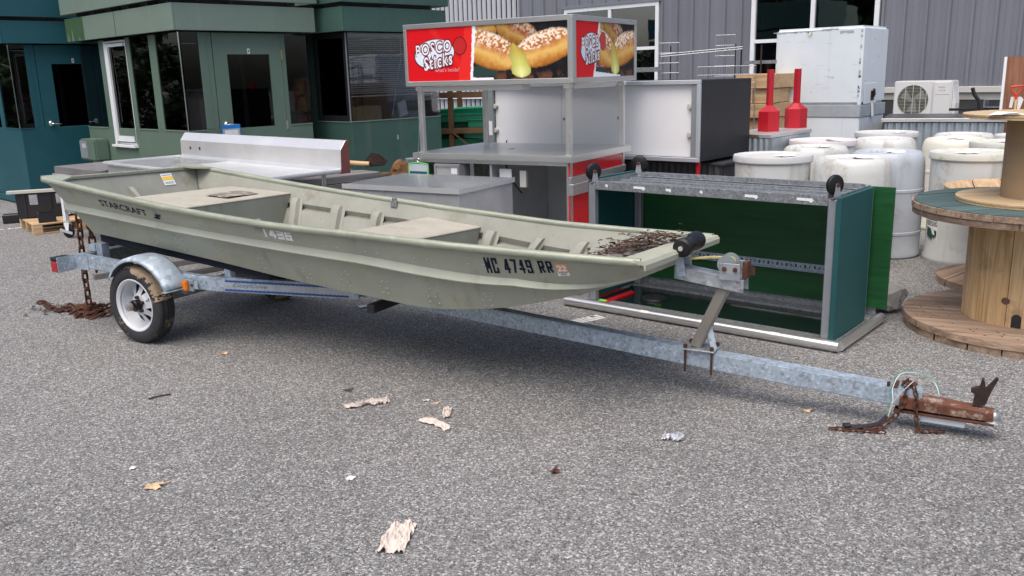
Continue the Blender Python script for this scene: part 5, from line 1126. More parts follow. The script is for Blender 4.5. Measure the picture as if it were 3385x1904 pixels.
sbx = thing('steel_box', 'small steel panel box with a paper label under the stand counter', 'box', (.521, 7.137, 0), 59-90)
q = MB(); q.box(-1.40, -1.13, .030, .30, .141, .855); q.build('body', stain_w, sbx, bevel=.004); f = MB(); f.box(-1.40, -1.13, .018, .0285, .60, .62); f.box(-1.40, -1.13, .018, .0285, .83, .85); f.box(-1.40, -1.38, .018, .0285, .622, .828); f.box(-1.15, -1.13, .018, .0285, .622, .828); f.build('rim', stainless, sbx); MB().box(-1.22, -1.155, .0265, .0285, .765, .825).build('paper_label', white_p, sbx)
MB().lathe([(0, .06), (.055, .06), (.06, .05), (.06, 0)], 20, (-.93, .30, .80)).build('cup', white_d, None, loc=(0, 0, 0)) if False else None
# paper-covered hook on the post (thin cord down the post)
cd = MB(); cd.tube([(-1.50, .018, 1.50), (-1.535, .012, 1.2), (-1.55, .004, HC+.03), (-1.55, -.006, HC-.04)], .002, 5); cd.build('hanging_cord', alu_d, pc)

# ================================================================== low stainless cabinet in front of the stand
cb = thing('steel_cabinet', 'low stainless cabinet with a glossy top in front of the food stand', 'cabinet', (-.369, 6.394, 0), 59-90)
q = MB(); q.box(-1.12, 0, 0, .80, .765, .80); q.build('top', steel_top, cb, bevel=.006, seg=2)
MB().box(-1.122, .003, -.003, -.0005, .764, .803).build('front_lip', stain_l, cb); MB().box(.0005, .004, .0, .802, .764, .803).build('side_lip', stain_l, cb)
q = MB(); q.box(-1.105, -.012, .012, .788, .05, .763); q.build('body', stain_w, cb, bevel=.004)
for x, y in ((-1.06, .06), (-.08, .06), (-1.06, .70), (-.08, .70)): MB().lathe([(.022, 0), (.026, .004), (.018, .05)], 12, (x, y, 0)).build('foot', black_p, cb)
q = MB()
for x in (-.9, -.7, -.45, -.2): q.lathe([(0, .003), (.005, .003), (.006, 0)], 8, (x, .0, .755), axis='y')
q.build('rivets', alu_d, cb)

# ================================================================== white backlit display box
lb = thing('display_box', 'large white backlit panel box with aluminium frame and black side on red legs', 'display box', (1.73, 8.0, 0), 50-90)
W_, D_, A0, A1 = 2.57, 1.05, .79, 1.516
q = MB(); q.box(-W_, 0, .02, D_, A0, A0+.02); q.box(-W_, 0, .02, D_, A1-.02, A1); q.box(-W_, -W_+.02, .02, D_, A0+.02, A1-.02); q.box(-W_+.02, -.02, D_-.02, D_, A0+.02, A1-.02); q.build('casing', black_b, lb)
q = MB(); q.box(-.018, .0, .02, D_, A0+.02, A1-.02); q.build('side_panel', black_b, lb, bevel=.002)
f = MB(); f.box(-W_-.005, .005, -.012, .019, A1-.035, A1+.004); f.box(-W_-.005, .005, -.012, .019, A0-.004, A0+.035); f.box(-W_-.005, -W_+.03, -.012, .019, A0+.036, A1-.036); f.box(-.03, .005, -.012, .019, A0+.036, A1-.036); f.build('front_frame', alu, lb, bevel=.004)
for a, b in ((-W_+.031, -W_+.115), (-.085, -.031)): MB().box(a, b, .0, .03, A0+.036, A1-.036).build('inner_frame', alu_d, lb)
for a, b in ((-W_+.116, -1.575), (-1.570, -.086)): MB().box(a, b, .04, .05, A0+.037, A1-.037).build('white_panel', acryl, lb)
for x, z in ((-1.54, 1.16), (-.89, 1.175)): MB().lathe([(0, .006), (.012, .006), (.014, 0)], 14, (x, .04, z), axis='y').build('panel_screw', alu_d, lb)
for x in (-W_+.13, -.11):
    for z in (1.285, 1.03):
        k_ = MB(); k_.lathe([(0, .03), (.022, .028), (.028, .018), (.028, .0)], 16, (x, .035, z), axis='y'); k_.build('knob', trim_l, lb, smooth=True)
MB().box(-W_+.05, -W_+.10, -.003, -.0005, .98, 1.13).build('paper_notice', white_p, lb)
MB().bar((-2.33, .03, .82), (-2.30, .03, .93), .008, .008).build('black_tab', black_p, lb)
for x, y in ((-.03, .05), (-.03, D_-.1), (-W_+.1, .05), (-W_+.1, D_-.1)): MB().tube([(x, y, 0), (x, y, A0-.005)], .022, 12).build('leg', red_p, lb, smooth=True)
# corrugated bar under and behind it, its shade put into the colour
db = thing('shaded_bar', 'corrugated bar front coloured as shaded, standing under the white display box', 'bar counter', (1.73, 8.0, 0), 50-90)
MB().box(-2.3, .10, .30, .90, .0, .735).build('body', base_dk, db); corrugated('front_sheet', corr_d, db, -2.3, .10, 0.0, .735, .068, .009, y=.287); MB().box(-2.32, .12, .27, .92, .737, .755).build('top', base_dk, db)

# ================================================================== corrugated counters
c1_ = thing('corrugated_counter', 'narrow corrugated counter with steel top carrying the two red canisters', 'counter', (2.59, 8.71, 0), 48-90)
MB().box(-.50, -.012, .012, .93, .02, .93).build('body', base_dk, c1_); MB().box(-.52, .01, -.01, .95, .932, .97).build('top', stain_w, c1_, bevel=.004)
corrugated('front_sheet', corr_s, c1_, -.50, -.0, .02, .928, .062, .010); o = corrugated('side_sheet', corr_s, c1_, 0, .93, .02, .928, .062, .010, loc=(0, 0, 0), rot=(0, 0, 90))
MB().box(-.015, .008, -.008, .012, .02, .93).build('corner_trim', alu_d, c1_); MB().box(-.42, -.12, -.0125, -.0105, .937, .962).build('name_plate', brass, c1_)
def canister(x, y, z, rz, label):
    t = thing('ash_canister', label, 'canister', (x, y, z), rz, 'red cigarette canisters')
    R1, h1, h2, h3 = .118, .20, .235, .62
    b_ = MB(); b_.lathe([(0, 0), (R1, 0), (R1, h1)], 6); b_.build('base', red_p, t)
    n_ = MB(); n_.lathe([(R1, h1+.001), (.034, h2+.03)], 6); n_.build('shoulder', red_p, t)
    s_ = MB(); s_.box(-.027, .027, -.027, .027, h2+.02, h3); s_.build('stack', red_p, t, bevel=.002)
    MB().box(-.028, .028, -.028, -.0272, h3-.07, h3-.02).build('slot', black_p, t) if False else None
    for k in range(3): MB().lathe([(0, .004), (.006, .003), (.007, 0)], 8, (R1*.72*math.cos(R(60*k-100)), R1*.72*math.sin(R(60*k-100)), h1+.022)).build('screw', chrome, t)
canister(2.70, 9.17, .971, 10, 'red hexagonal ash canister with tall square stack nearer the black panel'); canister(3.117, 9.60, .971, 32, 'red hexagonal ash canister with tall square stack nearer the white cabinet')
c2_ = thing('corrugated_counter', 'wide corrugated counter with dark top behind the white drums', 'counter', (5.47, 9.75, 0), 63-90)
MB().box(-1.22, -.012, .012, 1.1, .02, .955).build('body', base_dk, c2_); MB().box(-1.25, .02, -.03, 1.12, .957, 1.0).build('top', M('dark laminate', (.05, .052, .06), .35, 0, .2, 4, dirt=((.12, .12, .13), .3, 5)), c2_, bevel=.004)
MB().box(-1.255, .025, -.036, -.0305, .962, 1.002).build('edge_trim', stainless, c2_, bevel=.002); corrugated('front_sheet', corr_s, c2_, -1.19, -.03, .02, .95, .078, .012); 
for x in (-1.22, -.03): MB().box(x, x+.03, -.014, .01, .02, .95).build('corner_trim', alu_d, c2_)
# ================================================================== white container
wc = thing('white_container', 'tall scuffed white insulated cabinet with latch and hanging tag', 'cabinet', (4.158, 10.5, 0), 50-90)
q = MB(); q.box(-1.07, 0, 0, .90, 1.155, 2.06); q.build('upper_body', box_w, wc, bevel=.03, seg=3)
q = MB(); q.box(-1.08, .01, -.01, .91, 1.013, 1.153); q.build('bare_band', box_g, wc, bevel=.003)
q = MB(); q.box(-1.07, 0, 0, .90, .06, 1.011); q.build('lower_body', box_w, wc, bevel=.01)
q = MB(); q.box(-.03, .006, -.006, .03, 1.156, 2.03); q.build('corner_strip', box_w, wc, bevel=.002)
q = MB(); q.box(.004, .010, .10, .55, 1.16, 1.40); q.build('latch_panel', box_w, wc, bevel=.002)
q = MB(); q.box(.011, .02, .33, .43, 1.20, 1.31); q.tube([(.03, .38, 1.33), (.035, .36, 1.30), (.035, .38, 1.24), (.035, .41, 1.27), (.03, .40, 1.33)], .010, 8); q.build('latch', rust_d, wc)
MB().obox((.018, .40, 1.10), (.002, .08, .19), (2, -4, 0)).build('paper_tag', white_p, wc)
for x in range(6): MB().lathe([(0, .004), (.008, .003), (.009, 0)], 8, (-1.0+x*.19, -.01, 1.08), axis='y').build('rivet', box_g, wc)
for x, w_, z, h_ in ((-.62, .45, 2.022, .030), (-.95, .30, 2.018, .025), (-.2, .16, 2.0, .05), (-.40, .20, 2.03, .02)):
    rr = random.Random(int(w_*100)); n_ = 14; pts = [(w_*i/n_, 0) for i in range(n_+1)] + [(w_*(1-i/n_), -h_*rr.uniform(.3, 1)) for i in range(n_+1)]
    q = MB(); q.add([(x+a-w_/2, -.0012, z+c+.008) for a, c in pts], [tuple(range(len(pts)))]); q.build('bare_patch', box_g, wc)
for i in range(12):
    rr = random.Random(i+50); x = rr.uniform(-1.02, -.08); z = rr.uniform(1.2, 1.95); l_ = rr.uniform(.02, .14); MB().box(x, min(x+l_, -.05), -.0010, -.0004, z, z+rr.uniform(.0012, .003)).build('scratch', box_g, wc)
for s_ in wc.children: pass
for i in range(14):
    rr = random.Random(i+90); z = rr.uniform(1.18, 2.0); MB().box(-.034, -.034+rr.uniform(.012, .03), -.0085, -.0065, z, z+rr.uniform(.01, .04)).build('rust_chip', rust_d if i % 4 == 0 else box_g, wc)
# lifting eye
MB().tube([(-.66, -.006, 2.02), (-.665, -.012, 1.985), (-.64, -.014, 1.97), (-.615, -.012, 1.985), (-.62, -.006, 2.02)], .004, 6).build('lifting_eye', brass, wc)
# ================================================================== air conditioner
acb = thing('pallet_stack', 'dark crate under the air conditioner behind the corrugated counter', 'crate', (5.41, 12.5, 0), 47.5-90)
MB().box(-.05, .85, .0, .42, 0.0, .86).build('crate_body', base_dk, acb)
ac = thing('air_conditioner', 'white outdoor air conditioner unit with round fan grille', 'air conditioner', (5.41, 12.5, .861), 47.5-90)
q = MB()
ring_n = 40; fx_, fz_, fr2 = .265, .262, .205
q.box(0, .76, .02, .30, .0, .52); q.build('casing', ac_w, ac, bevel=.012, seg=2)
q = MB(); pts_o = []; pts_i = []
for k in range(ring_n):
    a = 2*math.pi*k/ring_n; c_, s_ = math.cos(a), math.sin(a); m_ = max(abs(c_), abs(s_)); pts_o.append((fx_+c_/m_*.245, .0, fz_+s_/m_*.245)); pts_i.append((fx_+c_*fr2, .0, fz_+s_*fr2))
q.add(pts_o+pts_i+[(p[0], .018, p[2]) for p in pts_i], [(k, (k+1) % ring_n, ring_n+(k+1) % ring_n, ring_n+k) for k in range(ring_n)] + [(ring_n+k, ring_n+(k+1) % ring_n, 2*ring_n+(k+1) % ring_n, 2*ring_n+k) for k in range(ring_n)]); q.build('fan_bezel', ac_w, ac)
MB().lathe([(0, .0), (fr2, .0)], 32, (fx_, .0185, fz_), axis='y').build('fan_cavity', black_p, ac)
fb = MB()
for k in range(3):
    a = R(120*k+20); fb.add([(fx_+.03*math.cos(a), .012, fz_+.03*math.sin(a)), (fx_+.17*math.cos(a-.3), .010, fz_+.17*math.sin(a-.3)), (fx_+.18*math.cos(a+.5), .016, fz_+.18*math.sin(a+.5)), (fx_+.04*math.cos(a+1.2), .016, fz_+.04*math.sin(a+1.2))], [(0, 1, 2, 3)])
fb.lathe([(0, .006), (.03, .004), (.03, 0)], 16, (fx_, .014, fz_), axis='y'); fb.build('fan', alu_d, ac)
for i in range(21):
    z = fz_-fr2+.0195*(i+.5); hw = math.sqrt(max(0, fr2**2-(z-fz_)**2)); MB().box(fx_-hw, fx_+hw, -.006, -.003, z-.002, z+.002).build('grille_wire', grill_m, ac)
for x in (fx_-.10, fx_, fx_+.10, fx_+.175):
    hh = math.sqrt(max(0, fr2**2-(x-fx_)**2)); MB().box(x-.004, x+.004, -.011, -.0065, fz_-hh, fz_+hh).build('grille_bar', grill_m, ac)
MB().box(.53, .74, .010, .0195, .02, .50).build('service_panel', ac_w, ac, bevel=.003); MB().box(.54, .73, .0085, .0098, .335, .338).build('panel_seam', alu_d, ac)
put_text('maker_lettering', fit_text('FUJITSU', .085, .022, offset=.01), lambda a, b: (.585+a, .0085, .42+b), M('faded red print', (.62, .16, .13), .5), ac)
put_text('model_lettering', fit_text('HALCYON', .07, .010, offset=.004), lambda a, b: (.585+a, .0085, .385+b), alu_d, ac); MB().lathe([(0, .001), (.006, .001), (.006, 0)], 10, (.668, .0085, .391), axis='y').build('badge_dot', navy, ac)
q = MB(); q.add([(.762, .05, .0), (.762, .26, .0), (.762, .26, .47), (.762, .05, .47), (.80, .07, .0), (.80, .24, .0), (.80, .24, .22), (.80, .07, .22), (.775, .07, .36), (.775, .24, .36)], [(0, 3, 8, 7, 4), (1, 5, 6, 9, 2), (3, 2, 9, 8), (4, 7, 6, 5), (7, 8, 9, 6), (0, 4, 5, 1)]); q.build('valve_cover', ac_w, ac)
# ================================================================== drums
def lid_drum(x, y, label, rz=0, lidm=None, h=.90, r=.315, body=None, handle=(), scale=1.0):
    t = thing('lidded_drum', label, 'drum', (x, y, 0), rz, 'white plastic drums'); bm_ = body or plastic_w
    b = MB(); b.lathe([(0, 0), (r*.985, 0), (r*1.0, .012), (r*1.0, .035), (r*.965, .06), (r*.955, .25), (r*.965, .50), (r*.975, h-.10), (r*.975, h-.055), (r*.94, h-.05)], 48); b.build('body', bm_, t, smooth=True, ang=30)
    l = MB(); l.lathe([(r*1.015, h-.058), (r*1.03, h-.05), (r*1.03, h-.012), (r*1.015, h-.001), (r*.97, h), (r*.92, h-.004), (r*.88, h-.014), (r*.4, h-.012), (0, h-.010)], 48); l.build('lid', lidm or plastic_l, t, smooth=True, ang=30)
    for a in handle:
        hd = MB(); c_, s_ = math.cos(R(a)), math.sin(R(a)); rr = r*.975
        def P(rad, da, z): return (rad*math.cos(R(a+da)), rad*math.sin(R(a+da)), z)
        hd.tube([P(rr, -7, h-.26), P(rr+.05, -6, h-.255), P(rr+.062, -2, h-.25), P(rr+.062, 6, h-.232), P(rr+.05, 8, h-.228)], .008, 8); hd.build('handle', black_p, t, smooth=True)
    return t
def shut_drum(x, y, label, rz=0, body=None, h=.89, r=.313):
    t = thing('closed_drum', label, 'drum', (x, y, 0), rz, 'white plastic drums'); bm_ = body or plastic_b
    b = MB(); b.lathe([(0, 0), (r*.95, 0), (r*.99, .015), (r*.99, .04), (r*.965, .055), (r*.97, .20), (r*.985, .205), (r*.985, .225), (r*.97, .23), (r*.975, .56), (r*.99, .565), (r*.99, .585), (r*.975, .59), (r*.96, h-.12), (r*.93, h-.05), (r*.87, h-.015), (r*.82, h-.002), (r*.78, h), (r*.74, h-.008), (r*.70, h-.022), (0, h-.020)], 48); b.build('body', bm_, t, smooth=True, ang=30)
    for a in (40, 220):
        c = MB(); c.lathe([(0, .016), (.030, .016), (.034, .010), (.034, 0)], 16, (r*.52*math.cos(R(a)), r*.52*math.sin(R(a)), h-.021)); c.build('bung', bm_, t, smooth=True)
    return t
dA = lid_drum(2.225, 7.40, 'white lidded drum beside the black panel, leftmost of the front drums', 10, handle=(200, 330))
dB = shut_drum(2.78, 7.08, 'white closed drum directly behind the right caster of the green cart', 30, plastic_w)
dC = shut_drum(3.25, 7.53, 'bluish closed drum standing between the two front drums and the spool', 70)
dD = lid_drum(3.795, 7.18, 'white drum with mossy lid, side handle and a tree label behind the spools', 0, plastic_m, handle=(250,))
dE = shut_drum(2.86, 8.19, 'white closed drum in the second row nearest the corrugated counter', 100, plastic_w)
dF = lid_drum(3.14, 8.80, 'pinkish grey lidded drum just in front of the second red canister', 55, M('pinkish lid', (.62, .58, .57), .6, 0, .08, 5, dirt=((.45, .38, .36), .35, 6)))
dM = shut_drum(3.80, 8.90, 'white closed drum standing before the white cabinet', 140, plastic_w)
dG = lid_drum(4.12, 9.62, 'white lidded drum farthest back beside the white cabinet', 200)
dH = shut_drum(4.40, 8.66, 'yellowed closed drum in the middle row before the corrugated counter', 15, M('yellowed plastic', (.64, .62, .53), .5, 0, .05, 3, dirt=((.5, .46, .32), .35, 4, .3)))
dI = shut_drum(4.76, 9.22, 'white closed drum in the back row against the wide corrugated counter', 95, plastic_w)
dJ = lid_drum(4.56, 8.02, 'white drum with green stained lid behind the mossy front drum', 33, plastic_m)
dK = lid_drum(5.16, 8.70, 'white lidded drum at the right end of the back row', 77)
# clamps at drum A and B rims, tree label on drum D
def wrap(t, r, a0, a1, z0, z1, name, mt, parent, off=.001):
    mb = MB(); n_ = 8; mb.add([((r+off)*math.cos(R(a0+(a1-a0)*i/n_)), (r+off)*math.sin(R(a0+(a1-a0)*i/n_)), z) for i in range(n_+1) for z in (z0, z1)], [(2*i, 2*i+2, 2*i+3, 2*i+1) for i in range(n_)]); return mb.build(name, mt, parent)
lbl = wrap(dD, .3005, 168, 200, .10, .36, 'label', white_d, dD)
put_text('label_lettering', fit_text('GROUNDS', .155, .030, offset=.01), lambda a, b: (.3025*math.cos(R(199-a*188)), .3025*math.sin(R(199-a*188)), .335-b), navy, lbl)
mb = MB(); mb.add([(.3023*math.cos(R(a_)), .3023*math.sin(R(a_)), z) for a_, z in [(172+i*26/12, .285-(0.002*i)) for i in range(13)] + [(198-i*26/12, (.195 if i % 2 else .16)+.03*abs(i-6)/6) for i in range(13)]], [tuple(range(26))]); mb.build('tree_print', M('dark green print', (.012, .06, .035), .6), lbl)
for zz in (.345, .298): wrap(dD, .3005, 171, 199, zz, zz+.004, 'label_rule', navy, lbl, .0018)
# papers lying on the drums
def sheet(name, label, cat, x, y, z, w, h, rz, mt, amp=.012, seed=0, n=6):
    rr = np.random.RandomState(seed); ph = rr.uniform(0, 6.28, 4); mb = MB()
    mb.grid(n, n, lambda a, b: ((a-.5)*w, (b-.5)*h, .003+amp*(.5+.5*math.sin(ph[0]+a*4+b*2.5))*(.4+.6*abs(a-.5)*2)*(1 if (a-.5)*(b-.3) > -.05 else .4)))
    o = mb.build(name, mt, loc=(x, y, z), rot=(0, 0, rz), smooth=True); return tag(o, label, cat, 'papers on the drum lids' if 'drum' in label else None)
for i, (d, dx, dy, rz, nm) in enumerate(((dA, .07, -.10, 20, 'leftmost front drum'), (dB, .10, .06, -10, 'drum behind the right caster'), (dC, .05, -.02, 5, 'bluish drum'), (dD, -.07, -.05, 12, 'mossy lidded front drum'), (dE, .08, .02, 30, 'second row drum by the corrugated counter'), (dF, .08, -.08, -12, 'pinkish grey lidded drum'), (dG, .10, -.12, 8, 'farthest back lidded drum'), (dH, .02, .04, -6, 'yellowed drum'), (dJ, .0, .02, 14, 'green stained drum behind the front one'))):
    hz = .891 if d.name.startswith('lidded') else .873
    sheet('paper_sheet', 'white paper slip on top of the %s' % nm, 'paper', d.location.x+dx, d.location.y+dy, hz, .15, .11, rz, white_p, .018, i)

# ================================================================== cable spools
def boards_disc(parent, R_, z, th, mt, rz, name='board', nb=8, gap=.008, seed=0):
    # round flange cut from parallel boards
    rr = random.Random(seed); w = 2*R_/nb
    for i in range(nb):
        a = -R_+i*w+gap/2; b = a+w-gap; pts = []
        for k in range(9):
            yy = a+(b-a)*k/8; pts.append((math.sqrt(max(0, R_*R_-yy*yy)), yy))
        poly = pts + [(-x_, y_) for x_, y_ in reversed(pts)]; mb = MB(); dz = rr.uniform(-.0015, .0015); mb.prism(poly, lambda p, q_, t: (p, q_, t+dz), z, z+th); o = mb.build(name, mt, parent, rot=(0, 0, rz))
s1 = thing('cable_spool', 'large wooden cable spool with green painted top in the right foreground', 'cable spool', (3.143, 5.17, 0), 0)
boards_disc(s1, .68, .044, .040, spool_w, -24, seed=1); boards_disc(s1, .672, .0, .042, spool_w, 66, seed=2)
boards_disc(s1, .68, .752, .0335, spool_w, 12, seed=3); boards_disc(s1, .668, .7858, .0042, spool_g, 12, name='painted_board', seed=3); boards_disc(s1, .674, .712, .038, spool_w, 102, seed=4)
nst = 15; rs_ = .345
for k in range(nst):
    a0 = 2*math.pi*k/nst+.13; a1 = 2*math.pi*(k+1)/nst+.13; g_ = .006
    ro_ = [(rs_*math.cos(a), rs_*math.sin(a)) for a in np.linspace(a0+g_, a1-g_, 5)]; ri = [(p[0]*.93, p[1]*.93) for p in reversed(ro_)]
    mb = MB(); mb.prism(ro_+ri, lambda p, q_, t: (p, q_, t), .085, .7115); mb.build('stave', pine, s1)
ah = R(233.0)
hb = MB(); pts = [(-.026, .0), (.026, .0), (.026, .055)] + [(.026*math.cos(t), .055+.026*math.sin(t)) for t in np.linspace(.3, 2.84, 7)] + [(-.026, .055)]
hb.prism(pts, lambda p, q_, t: ((rs_+t)*math.cos(ah)-p*math.sin(ah), (rs_+t)*math.sin(ah)+p*math.cos(ah), .088+q_), -.004, .0015); hb.build('arched_hole', black_p, s1)
kn = MB(); ak = R(222); kn.lathe([(0, .0012), (.020, .0012), (.024, 0)], 16, (0, 0, 0), axis='y'); kn.build('knot', M('pine knot', (.10, .055, .03), .7, 0, .3, 40), s1, loc=((rs_-.001)*math.cos(ak), (rs_-.001)*math.sin(ak), .24), rot=(0, 0, 222+90))
for i in range(34):
    rr = random.Random(i); a = rr.uniform(2.4, 5.2); q_ = rr.uniform(.42, .64); MB().lathe([(0, .0008), (.005, .0006), (.006, 0)], 6, (q_*math.cos(a), q_*math.sin(a), .0865)).build('nail_head', rust_d, s1)
s2_ = thing('plywood_reel', 'plywood reel with cardboard tube core standing on the green topped spool', 'reel', (3.163, 5.17, .7925), 0)
for z, nm in ((0, 0), (.492, 1)):
    for k in range(3): MB().lathe([(0, z+.008*k), (.458-.001*k, z+.008*k), (.458-.001*k, z+.0078+.008*k), (0, z+.0078+.008*k)], 56).build('plywood_disc', ply if k != 1 else wood('ply core %d' % nm, (.24, .15, .07), (.36, .24, .12), 'x'), s2_, smooth=True)
tb = MB(); tb.lathe([(.216, .0245), (.216, .491)], 48); tb.build('tube_core', card, s2_, smooth=True)
MB().lathe([(0, .002), (.006, .002), (.006, 0)], 8, (-.27, -.12, .516)).build('bolt', rust_d, s2_)
o = sheet('paper_sheet', 'folded white paper on the topmost plywood disc', 'paper', 2.80, 4.98, 1.3115, .13, .16, 40, white_p, .012, 31)
s3 = thing('cable_spool', 'smaller weathered cable spool standing behind the green topped one', 'cable spool', (3.70, 6.30, 0), 0)
boards_disc(s3, .50, .0, .05, spool_w, 40, seed=5, nb=5); boards_disc(s3, .50, .672, .05, pine_x, 65, seed=6, nb=5)
for k in range(10):
    a0 = 2*math.pi*k/10; a1 = 2*math.pi*(k+1)/10; ro_ = [(.23*math.cos(a), .23*math.sin(a)) for a in np.linspace(a0+.01, a1-.01, 4)]; mb = MB(); mb.prism(ro_+[(p[0]*.9, p[1]*.9) for p in reversed(ro_)], lambda p, q_, t: (p, q_, t), .052, .670); mb.build('stave', pine, s3)

# ================================================================== stainless sink with backsplash
sk = thing('steel_sink', 'long stainless sink counter with tall slanted backsplash behind the boat', 'sink', (-1.427, 7.436, 0), -43.9)
SL, SD, SZ = 2.88, .80, .85                       # origin at the back right corner, x to the left is negative
b = MB(); prof = [(.0, SZ), (.012, SZ+.03), (.018, SZ+.18), (.075, SZ+.255), (.105, SZ+.255), (.105, SZ-.02), (.0, SZ-.02)]
b.add([(x, y, z) for x in (-SL, 0) for y, z in prof], [(k, (k+1) % 7, 7+(k+1) % 7, 7+k) for k in range(7)] + [tuple(range(6, -1, -1)), tuple(range(7, 14))]); bs_ = b.build('backsplash', stain_l, sk, bevel=.004)
e = MB(); e.add([(.003, y, z) for y, z in prof], [tuple(range(7))]); e.build('end_panel', redw, bs_)
for x in (-SL+.22, -SL+.42): MB().lathe([(0, .001), (.017, .001), (.017, 0)], 18, (x, .0135, SZ+.105), axis='y').build('tap_hole', black_p, bs_)
d = MB(); d.box(-SL+1.0, 0, -SD, -.001, SZ-.015, SZ); d.build('drainboard', stain_l, sk, bevel=.004)
t_ = MB(); t_.tube([(-SL+1.0, -SD, SZ+.008), (0, -SD, SZ+.008), (0, -.0, SZ+.008)], .018, 8); t_.tube([(-SL+1.0, -SD, SZ+.008), (-SL, -SD, SZ+.008), (-SL, -.0, SZ+.008)], .018, 8); t_.build('rolled_rim', stain_l, sk, smooth=True)
bw = MB(); a0, a1 = -SL+.02, -SL+.99
bw.box(a0, a1, -SD+.02, -.02, SZ-.33, SZ-.32); bw.box(a0, a0+.008, -SD+.02, -.02, SZ-.32, SZ); bw.box(a1-.008, a1, -SD+.02, -.02, SZ-.32, SZ); bw.box(a0+.009, a1-.009, -SD+.02, -SD+.028, SZ-.32, SZ); bw.box(a0+.009, a1-.009, -.028, -.02, SZ-.32, SZ); bw.box(a0+.47, a0+.485, -SD+.03, -.03, SZ-.319, SZ-.02); bw.build('basin', stain_w, sk)
for x, y in ((-SL+.08, -.08), (-SL+.08, -SD+.08), (-.10, -.10), (-.10, -SD+.10), (-1.4, -SD+.1)):
    l_ = MB(); l_.tube([(x, y, 0), (x, y, SZ-.02)], .02, 10); l_.build('leg', stainless, sk, smooth=True)
MB().box(-SL-.004, -SL-.001, .03, .06, SZ+.11, SZ+.14).build('stamp_plate', navy, bs_)

# ================================================================== cart with grey top at far left, on casters
cr = thing('caster_table', 'steel table on casters with weathered top behind the boat stern', 'table', (-4.90, 9.50, 0), -40)
MB().box(0, 1.05, 0, .75, .71, .785).build('top', grey_w, cr, bevel=.004); MB().box(-.02, 1.07, -.02, .77, .62, .708).build('apron', stain_w, cr)
for x, y in ((.04, .04), (1.0, .04), (.04, .70), (1.0, .70)):
    l_ = MB(); l_.tube([(x, y, .17), (x, y, .62)], .022, 10); lo_ = l_.build('leg', white_frame, cr, smooth=True)
    w_ = MB(); w_.lathe([(0, -.016), (.045, -.016), (.066, -.013), (.072, -.008), (.072, .008), (.066, .013), (.045, .016), (0, .016)], 24, (0, 0, 0), axis='y'); wo = w_.build('caster', rubber, cr, smooth=True, loc=(x, y, .073), rot=(0, 0, 25))
    f_ = MB()
    for sy in (-.022, .022): f_.add([(-.035, sy-.002, .09), (.035, sy-.002, .09), (.012, sy-.002, -.012), (-.012, sy-.002, -.012), (-.035, sy+.002, .09), (.035, sy+.002, .09), (.012, sy+.002, -.012), (-.012, sy+.002, -.012)], [(0,1,2,3),(7,6,5,4),(0,4,5,1),(1,5,6,2),(2,6,7,3),(3,7,4,0)])
    f_.box(-.036, .036, -.019, .019, .086, .094); f_.build('fork', white_frame, wo); f_ = MB(); f_.obox((-.01, -.027, .0), (.16, .004, .03), (0, 14, 0)); f_.build('brake_pedal', alu, wo)
q = MB(); q.add([(.0, .015, .17), (.075, .015, .20), (.06, .015, .60), (.02, .015, .60)], [(0, 1, 2, 3)]); q.build('gusset_plate', white_frame, cr)
q = MB(); q.tube([(.04, .04, .30), (1.0, .04, .30)], .018, 10); q.tube([(.04, .70, .30), (1.0, .70, .30)], .018, 10); q.build('stretcher', stainless, cr, smooth=True)
# ================================================================== pallet with black bins
pt = thing('wood_pallet', 'pale wooden pallet by the teal booth at the left', 'pallet', (-5.35, 9.72, 0), 38)
for i in range(6):
    MB().box(0, 1.0, i*.135, i*.135+.11, .105, .122).build('deck_board', pine_x, pt, bevel=.002)
for y in (0, .35, .70): MB().box(0, 1.0, y, y+.09, .0, .016).build('bottom_board', pine_x, pt, bevel=.002)
for x in (0, .45, .90):
    for y in (0, .35, .70): MB().box(x, x+.10, y, y+.09, .017, .104).build('block', pine_x, pt, bevel=.002)
bn = thing('black_bin', 'black plastic trunk with a pale wooden slat on top, on the pallet', 'bin', (-5.80, 10.14, 0), 20)
MB().box(.06, 1.04, .0, .45, .1225, .42).build('body', black_p, bn, bevel=.012, seg=2) ; MB().box(-.02, 1.12, -.03, .05, .421, .455).build('wood_slat', trim_l, bn, bevel=.002)
for x in (.20, .48): 
    q = MB(); q.box(x, x+.09, -.006, -.001, .28, .40); q.build('clasp', chrome, bn, bevel=.002)
for x in (.15, .42, .70, .96): MB().box(x-.012, x+.012, -.012, -.001, .14, .41).build('rib', black_p, bn)
MB().obox((.60, -.03, .165), (.03, .015, .03), (0, 0, 20)).build('tag', white_p, bn); MB().obox((.72, -.02, .140), (.06, .03, .035), (0, 0, 0)).build('white_cap', white_d, bn, bevel=.01, seg=2)
bb = thing('black_box', 'small black open box standing on the front of the pallet', 'box', (-5.28, 9.92, .1225), 30)
q = MB(); q.box(-.09, .09, -.07, .07, 0, .012); q.box(-.09, .09, -.07, -.06, .012, .11); q.box(-.09, .09, .06, .07, .012, .11); q.box(-.09, -.08, -.06, .06, .012, .11); q.box(.08, .09, -.06, .06, .012, .11); q.build('shell', black_p, bb)
fo_ = MB().box(0, .30, 0, .16, 0, .11).build('black_foot_block', black_p, loc=(-6.20, 10.62, 0), rot=(0, 0, 26), bevel=.01); tag(fo_, 'low black rubber block on the asphalt beside the teal booth', 'block')

